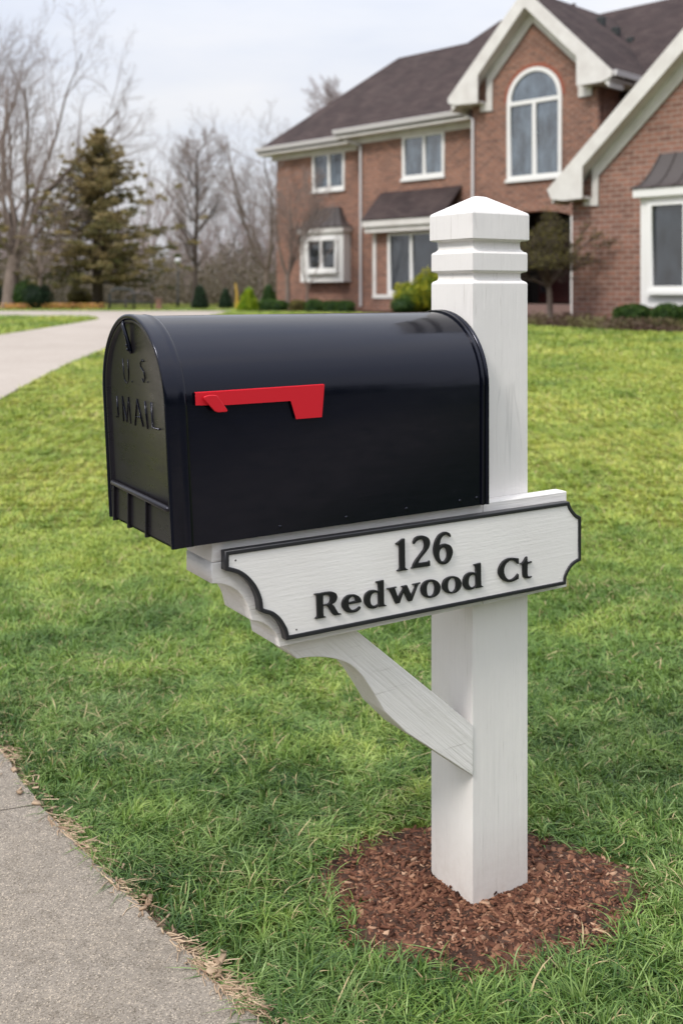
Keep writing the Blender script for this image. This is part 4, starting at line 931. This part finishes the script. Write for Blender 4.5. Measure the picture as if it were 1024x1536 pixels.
def conifer(name, label, loc, H, Rr, seed, first=.12, m='needle', n_wh=34, size=.11):
    r = random.Random(seed); t = thing(name, label, 'tree', loc)
    tr = MB(); tr.tube([(0, 0, -.2), (0, 0, H*.3), (.03, 0, H*.7), (0, 0, H)], [H*.036, H*.026, H*.012, .01], 8); tr.build('trunk', M['bark_dark'], t, smooth=True, fixn=False)
    br_ = MB(); pos = []
    for w_ in range(n_wh):
        f = first+(1-first)*(w_+r.random()*.6)/n_wh; z = H*f
        prof_ = (min(1, (f-first)/.10+.65))*((1-f)/(1-first))**.92
        nb = 7 if f < .8 else 5
        for b in range(nb):
            az = r.uniform(0, 2*pi); Lg = Rr*prof_*r.choice((.45, .7, .9, 1.05, 1.25))*r.uniform(.85, 1.1)+.08; el = r.uniform(-.12, .28)+.45*f
            d = Vector((cos(az)*cos(el), sin(az)*cos(el), sin(el))); pts = [Vector((0, 0, z))]
            for i in range(4): pts.append(pts[-1]+d*(Lg/4)); d = (d+Vector((r.gauss(0, .08), r.gauss(0, .08), -.05 if i < 2 else .12))).normalized()
            br_.tube(pts, [.022, .018, .012, .008, .004], 4, cap=False)
            sd = d.cross(Vector((0, 0, 1))).normalized()
            for i in range(1, 5):
                for s_ in (-1, 1):
                    ll = Lg*.34*(1.15-i*.2)*r.uniform(.6, 1.2)*.8; q0 = pts[i]; q1 = q0+(sd*s_*.8+d*.6+Vector((0, 0, r.uniform(-.35, .05))))*ll
                    for k in range(int(8+ll*60)):
                        u_ = r.random(); g = q0.lerp(q1, u_); pos.append((g.x+r.gauss(0, .035), g.y+r.gauss(0, .035), g.z+r.gauss(0, .03)))
    br_.build('branches', M['bark_dark'], t, fixn=False)
    pos = np.array(pos); V, F = leaves(0, pos, size, seed, .32)
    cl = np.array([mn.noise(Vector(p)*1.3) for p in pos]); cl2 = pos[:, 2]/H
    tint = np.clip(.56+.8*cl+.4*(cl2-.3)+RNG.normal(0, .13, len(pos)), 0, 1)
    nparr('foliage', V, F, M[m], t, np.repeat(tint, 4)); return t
conifer('conifer_tree', 'olive green open conifer with dark trunk beside the driveway', gz(-9.1, 38.4), 6.7, 3.7, 5, n_wh=38, first=.13, size=.145)
conifer('conifer_tree', 'dark conifer half cut off by the left edge of the photo', gz(-14.3, 41), 6.2, 2.0, 9, n_wh=22, first=.1)

def shrub(label, loc, rx, ry, h, m, seed, shape='round', n=1500, size=.06, group=None, name='shrub', rough=.12):
    r = np.random.default_rng(seed); t = thing(name, label, 'shrub', loc, 0, group)
    u_ = r.random(n); th = r.uniform(0, 2*pi, n)
    if shape == 'cone': zf = 1-np.sqrt(1-u_*.97); rad = (1-zf)**.75*np.clip(zf/.12+.55, 0, 1)
    elif shape == 'box': zf = u_**.55; rad = np.clip((1-zf**6), 0, 1)**.5
    else: zf = .5+.5*np.clip(u_*2.0-1, -1, 1); rad = np.sqrt(np.clip(1-(zf*1.9-.9)**2, 0, 1)); 
    x, y = np.cos(th)*rad, np.sin(th)*rad
    nb = np.array([mn.noise(Vector((a*2.2+seed, b*2.2, c*2.2)))+.6*mn.noise(Vector((a*5, b*5+seed, c*5))) for a, b, c in zip(x, y, zf)])
    k = 1+rough*2*nb+r.normal(0, .035, n)-np.abs(r.normal(0, .07, n)); pos = np.stack([x*rx*k, y*ry*k, zf*h*(1+.6*rough*nb+r.normal(0, .02, n))+.02], 1)
    V, F = leaves(0, pos, size, seed, .55); tint = np.clip(.5+.6*nb+r.normal(0, .18, n), 0, 1)
    nparr('foliage', V, F, M[m], t, np.repeat(tint, 4))
    core = MB(); KA, KZ = 16, 7
    for i in range(KZ+1):
        f = i/KZ
        if shape == 'cone': q = (1-f)**.75*min(1, f/.12+.55)
        elif shape == 'box': q = max(0, 1-f**6)**.5
        else: q = math.sqrt(max(0, 1-(f*1.9-.9)**2))
        for j in range(KA):
            a = 2*pi*j/KA; w_ = .84+.12*mn.noise(Vector((cos(a)*2+seed, sin(a)*2, f*3))); core.v.append((cos(a)*q*rx*w_, sin(a)*q*ry*w_, f*h*.93-.02*(i == 0)))
    core.f = [(i*KA+j, i*KA+(j+1) % KA, (i+1)*KA+(j+1) % KA, (i+1)*KA+j) for i in range(KZ) for j in range(KA)]+[tuple(KZ*KA+j for j in range(KA))]
    core.build('inner_growth', M[m], t, smooth=True, fixn=False); return t
HG = 'low hedge mounds along the house'; SG = 'evergreen shrubs left of the house'
shrub('bright lime green cone shaped shrub', (-2.95, 32.7, .66), .38, .38, .86, 'lime', 1, 'cone', 2600, .06)
shrub('dark green cone shrub farthest left of the two dark cones', gz(-5.2, 37.8), .36, .36, 1.0, 'darkgreen', 2, 'cone', 2000, .06, SG)
shrub('dark green cone shrub next to the yellow stake', gz(-4.25, 37.6), .3, .3, .85, 'darkgreen', 3, 'cone', 1800, .06, SG)
shrub('dark green rounded shrub between lime cone and brick wall corner', (-2.55, 36.0, .66), .36, .36, 1.0, 'boxwood', 4, 'cone', 2000, .06, SG)
shrub('clipped green hedge mound beside the lime cone', (-2.25, 32.4, .66), .36, .3, .36, 'boxwood', 5, 'box', 1500, .05, HG)
shrub('clipped green hedge mound left of the slender tree', (-1.93, 32.2, .66), .28, .28, .33, 'boxwood', 6, 'box', 1300, .05, HG)
shrub('brownish green hedge mound between the two small trees', (-1.35, 31.7, .66), .26, .26, .34, 'budding', 7, 'box', 1200, .05, HG)
shrub('green hedge mound under the white box bay', (-.82, 31.3, .66), .29, .28, .37, 'boxwood', 8, 'box', 1400, .05, HG)
shrub('green hedge mound left of the white downspout', (-.30, 31.0, .66), .30, .28, .33, 'boxwood', 10, 'box', 1400, .05, HG)
shrub('green hedge mound next to the white downspout', (.13, 30.8, .66), .28, .28, .33, 'boxwood', 11, 'box', 1400, .05, HG)
shrub('tall yellow-green shrub rising before the wide ground floor window', (2.55, 29.7, .66), .55, .5, 1.18, 'yg', 12, 'round', 3600, .07, rough=.25)
shrub('rounded yellow-green shrub lower and left of the tall yellow one', (1.95, 29.4, .66), .48, .45, .86, 'yg', 13, 'round', 2800, .065, rough=.2)
shrub('dark green low shrub at the foot of the yellow-green shrubs', (1.72, 29.0, .66), .34, .34, .45, 'boxwood', 14, 'round', 1500, .05)
shrub('clipped green box shrub left of the white bay at the right edge', (6.15, 21.7, .58), .40, .34, .42, 'boxwood', 15, 'box', 2600, .045, HG)
shrub('clipped green box shrub below the white bay at the right edge', (6.62, 20.9, .56), .32, .34, .46, 'boxwood', 16, 'box', 2600, .045, HG)
shrub('larger clipped green box shrub cut by the right edge', (7.15, 20.7, .55), .42, .38, .47, 'boxwood', 17, 'box', 3000, .045, HG)
shrub('large round dark green bush right of the big left tree', gz(-10.75, 36.4), .52, .5, .9, 'darkgreen', 18, 'round', 3000, .07, SG)
shrub('taller dark bush half hidden behind the round dark bush', gz(-11.5, 37.4), .42, .4, 1.0, 'boxwood', 19, 'round', 2200, .07, SG)
shrub('dark bush at the left edge behind the big trunk', gz(-13.1, 38.2), .55, .5, .95, 'darkgreen', 20, 'round', 1800, .07, SG)
shrub('pale green low shrub left of the conifer trunk', gz(-10.2, 40), .45, .4, .75, 'budding', 21, 'round', 1800, .07, SG)
def scatter(name, pos, size, m, seed, tint=None):
    V, F = leaves(0, pos, size, seed, .6); return struct(nparr(name, V, F, M[m], None, np.repeat(np.random.default_rng(seed).random(len(pos)) if tint is None else tint, 4)), 'stuff')
p = []
for (cx, cy, w_, n_) in ((-11.45, 35.9, .45, 500), (-9.95, 36.3, .75, 900), (-8.9, 36.6, .5, 300)):
    p.append(np.stack([RNG.normal(cx, w_*.5, n_), RNG.normal(cy, .18, n_), .68+RNG.uniform(0, .2, n_)], 1))
scatter('flower_bed', np.concatenate(p), .07, 'flower', 5)
# low ground cover in the bed in front of the house
n = 9000; q = RNG.random(n); x = 2.6+q*6.2; y0 = np.interp(x, [b[0] for b in BED[:9]], [b[1] for b in BED[:9]]); y = y0+.12+np.abs(RNG.normal(0, .75, n)); 
hgt = .05+.16*np.clip(.5+1.4*vn(x, y, 1.5, 1), 0, 1); z = ztn(y)+.03+RNG.uniform(0, 1, n)*hgt
tn = np.clip(.4+.7*vn(x, y, 2.1, 2)+RNG.normal(0, .2, n), 0, 1)
scatter('ground_cover', np.stack([x, y, z], 1), .055, 'bedplant', 8, tn)

# distant wood
def merge(mbs, name, m):
    r = random.Random(77); Vs, Fs = [], []; off = 0
    src = [(np.array([tuple(v) for v in b.v]), np.array(b.f)) for b in mbs]
    for i in range(230):
        V, F = src[i % len(src)]; d = r.uniform(52, 95); px = r.uniform(-420, 430)
        x = px/1541*d-0.0 if False else (px-380)/1541*d*1.0+0.0
        x = r.uniform(-.62, -.02)*d; s = r.uniform(.55, 1.05)*d/70; a = r.uniform(0, 6.28)
        W_ = V*s*np.array([1, 1, 1.0]); W_ = np.stack([W_[:, 0]*cos(a)-W_[:, 1]*sin(a)+x, W_[:, 0]*sin(a)+W_[:, 1]*cos(a)+d, W_[:, 2]+.6], 1)
        Vs.append(W_); Fs.append(F+off); off += len(V)
    return struct(nparr(name, np.concatenate(Vs), np.concatenate(Fs), m, smooth=True), 'stuff')
src = []
for sd_ in (101, 102, 103, 104):
    T, Cr = bare_tree(sd_, 7.2, .10, (11, 8, 6), (.5, .5, .5), (36, 40, 42), (0, .08, .05), first=.2, sides=(3, 3, 3, 3))
    Cr.add(T.v, T.f); src.append(Cr)
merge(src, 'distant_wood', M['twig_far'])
n = 170000; d = RNG.uniform(50, 95, n); x = RNG.uniform(-.62, -.02, n)*d; hh = np.clip(2.6+1.8*vn(x, d, .35, 0)+.9*vn(x, d, 1.1, 3), .3, 6)*d/70
scatter('woodland_undergrowth', np.stack([x, d, .6+RNG.random(n)**1.3*hh], 1), .15, 'brush', 31)

# tall evergreen belt across the street, behind the viewer: it is what the mailbox side and the low windows mirror
hb = MB(); KX = 60
for i in range(KX+1):
    f = i/KX; ax = -34+78*f; ay = -15-5*sin(f*3)
    top = 6.2+1.6*mn.noise(Vector((i*.45, 0, 2)))+1.1*mn.noise(Vector((i*1.7, 3, 2)))
    for dy, zz in ((0, -.1), (.5, top*.5), (0, top*.8), (-1.5, top), (-3.5, top*.8), (-3.5, -.1)):
        hb.v.append((ax+.5*mn.noise(Vector((i, zz, 1))), ay+dy+.9*mn.noise(Vector((i*.9, zz*.6, 5))), zz))
hb.f = [(i*6+j, i*6+(j+1) % 6, (i+1)*6+(j+1) % 6, (i+1)*6+j) for i in range(KX) for j in range(6)]+[(0, 1, 2, 3, 4, 5), tuple(KX*6+j for j in (5, 4, 3, 2, 1, 0))]
struct(hb.build('evergreen_belt', M['darkgreen'], fixn=True), 'stuff')

# ------------------------------------------------------------------ garden furniture in the distance
t = thing('lamp_post', 'slim dark lamp post with white globe among the distant trees', 'lamp', gz(-7.0, 44))
m = MB(); m.tube([(0, 0, 0), (0, 0, .25), (0, 0, .3), (0, 0, 1.85)], [.07, .06, .035, .03], 8); m.build('post', M['iron'], t, smooth=True)
m = MB(); m.tube([(0, 0, 1.84), (0, 0, 1.88), (0, 0, 1.96), (0, 0, 2.04), (0, 0, 2.08)], [.05, .11, .14, .11, .03], 12); m.build('globe', M['lamp'], t, smooth=True)
t = thing('garden_arch', 'low dark arched metal frame left of the mailbox top', 'garden frame', gz(-7.6, 34.6))
def hoop(x0, x1, h, y): return [(x0, y, -.05), (x0, y, h*.7), (x0+.06, y, h*.9), (x0+.2, y, h), ((x0+x1)/2, y, h), (x1-.1, y, h*.96), (x1, y, h*.8), (x1, y, -.05)]
m = MB(); m.tube(hoop(-.2, .62, .72, 0), .04, 8); m.build('hoop', M['iron'], t, smooth=True)
m = MB(); m.tube(hoop(.42, 1.3, .58, -.4), .03, 8); m.build('hoop', M['copper'], t, smooth=True)
m = MB(); m.box(-.2, .62, -.02, .02, .3, .34); m.box(.42, 1.3, -.42, -.38, .26, .29); m.build('rail', M['iron'], t)
t = thing('brick_pillar', 'short brick pillar right of the dark garden frame', 'pillar', gz(-6.25, 35.2))
m = MB(); m.box(-.09, .09, -.09, .09, -.05, .36); m.build('pillar', M['brick'], t)
m = MB(); m.box(-.12, .12, -.12, .12, .362, .41); m.build('cap', M['step'], t, bevel=.01)
t = thing('iron_fence', 'dark metal railing between the dark bush and the conifer', 'fence', gz(-11.6, 42))
m = MB()
for i in range(31): m.box(i*.13-.012, i*.13+.012, -.012, .012, -.05, 1.15)
m.build('pickets', M['iron'], t)
for zz in (.15, 1.02): m = MB(); m.box(-.05, 3.95, -.02, .02, zz, zz+.04); m.build('rail', M['iron'], t)
m = MB(); m.tube([(0, 0, -.05), (.03, 0, .5), (-.03, .02, .95)], [.05, .045, .03], 7); 
t = thing('marker_stake', 'leaning yellow marker stake between dark cone shrub and lime cone', 'stake', gz(-3.95, 38.6)); m.build('stake', M['yellow'], t)
m = MB(); m.tube([(.05, 0, -.05), (.12, 0, .3)], .03, 6); m.build('side_stake', M['yellow'], t)

# ------------------------------------------------------------------ light, sky, camera
SUN_EL, SUN_AZ = R(48), math.atan2(-.62, -.55)     # from behind the left shoulder, veiled by cloud
sd = Vector((cos(SUN_EL)*cos(SUN_AZ), cos(SUN_EL)*sin(SUN_AZ), sin(SUN_EL)))
l = bpy.data.lights.new('sun', 'SUN'); l.energy = 2.3; l.angle = R(11); l.color = (1, .95, .89)
so = bpy.data.objects.new('sun', l); C.objects.link(so); so.rotation_euler = sd.to_track_quat('Z', 'Y').to_euler()
w = bpy.data.worlds.new('World'); sc.world = w; w.use_nodes = True; nt = w.node_tree
class WM: node_tree = nt
bg = nt.nodes['Background']; tc = N(WM, 'ShaderNodeTexCoord'); sp = N(WM, 'ShaderNodeSeparateXYZ'); L(WM, tc.outputs['Generated'], sp.inputs[0])
sky = N(WM, 'ShaderNodeTexSky'); sky.sky_type = 'NISHITA'; sky.sun_disc = False; sky.sun_elevation = SUN_EL; sky.sun_rotation = math.atan2(sd.x, sd.y)
mp = N(WM, 'ShaderNodeMapping'); mp.inputs['Scale'].default_value = (1.2, 1.2, 4.5); L(WM, tc.outputs['Generated'], mp.inputs[0])
cl = noise(WM, mp.outputs[0], 1.7, 5, .55)
cloud = ramp(WM, cl, [(.32, (.74, .79, .91)), (.5, (.87, .895, .965)), (.64, (.96, .96, .985))])
pz = N(WM, 'ShaderNodeMath', operation='POWER'); L(WM, sp.outputs[2], pz.inputs[0]); pz.inputs[1].default_value = 1.8; pz.use_clamp = True
mr = N(WM, 'ShaderNodeMapRange'); L(WM, pz.outputs[0], mr.inputs['Value']); mr.inputs['From Min'].default_value = 0; mr.inputs['From Max'].default_value = 1; mr.inputs['To Min'].default_value = .90; mr.inputs['To Max'].default_value = 3.0
sc1 = N(WM, 'ShaderNodeVectorMath', operation='SCALE'); L(WM, cloud, sc1.inputs[0]); L(WM, mr.outputs[0], sc1.inputs['Scale'])
sc2 = N(WM, 'ShaderNodeVectorMath', operation='SCALE'); L(WM, sky.outputs[0], sc2.inputs[0]); sc2.inputs['Scale'].default_value = .12
mx = mixc(WM, .9, sc2.outputs[0], sc1.outputs[0]); L(WM, mx, bg.inputs['Color']); bg.inputs['Strength'].default_value = 1.0
cam = bpy.data.cameras.new('camera'); co = bpy.data.objects.new('camera', cam); C.objects.link(co); sc.camera = co
co.location = (0, 0, 1.3); co.rotation_euler = (R(90), 0, 0)
cam.sensor_fit = 'VERTICAL'; cam.sensor_height = 36; cam.sensor_width = 24; cam.lens = 36*1541/1536; cam.shift_y = -331/1536
cam.clip_start = .05; cam.clip_end = 900
cam.dof.use_dof = True; cam.dof.focus_distance = 1.95; cam.dof.aperture_fstop = 4.3
sc.view_settings.view_transform = 'Standard'; sc.view_settings.look = 'None'; sc.view_settings.exposure = 0; sc.view_settings.gamma = 1
sc.render.engine = 'CYCLES'; cy = sc.cycles
cy.use_denoising = True; cy.max_bounces = 6; cy.diffuse_bounces = 3; cy.glossy_bounces = 3; cy.transmission_bounces = 3; cy.transparent_max_bounces = 4
cy.caustics_reflective = False; cy.caustics_refractive = False
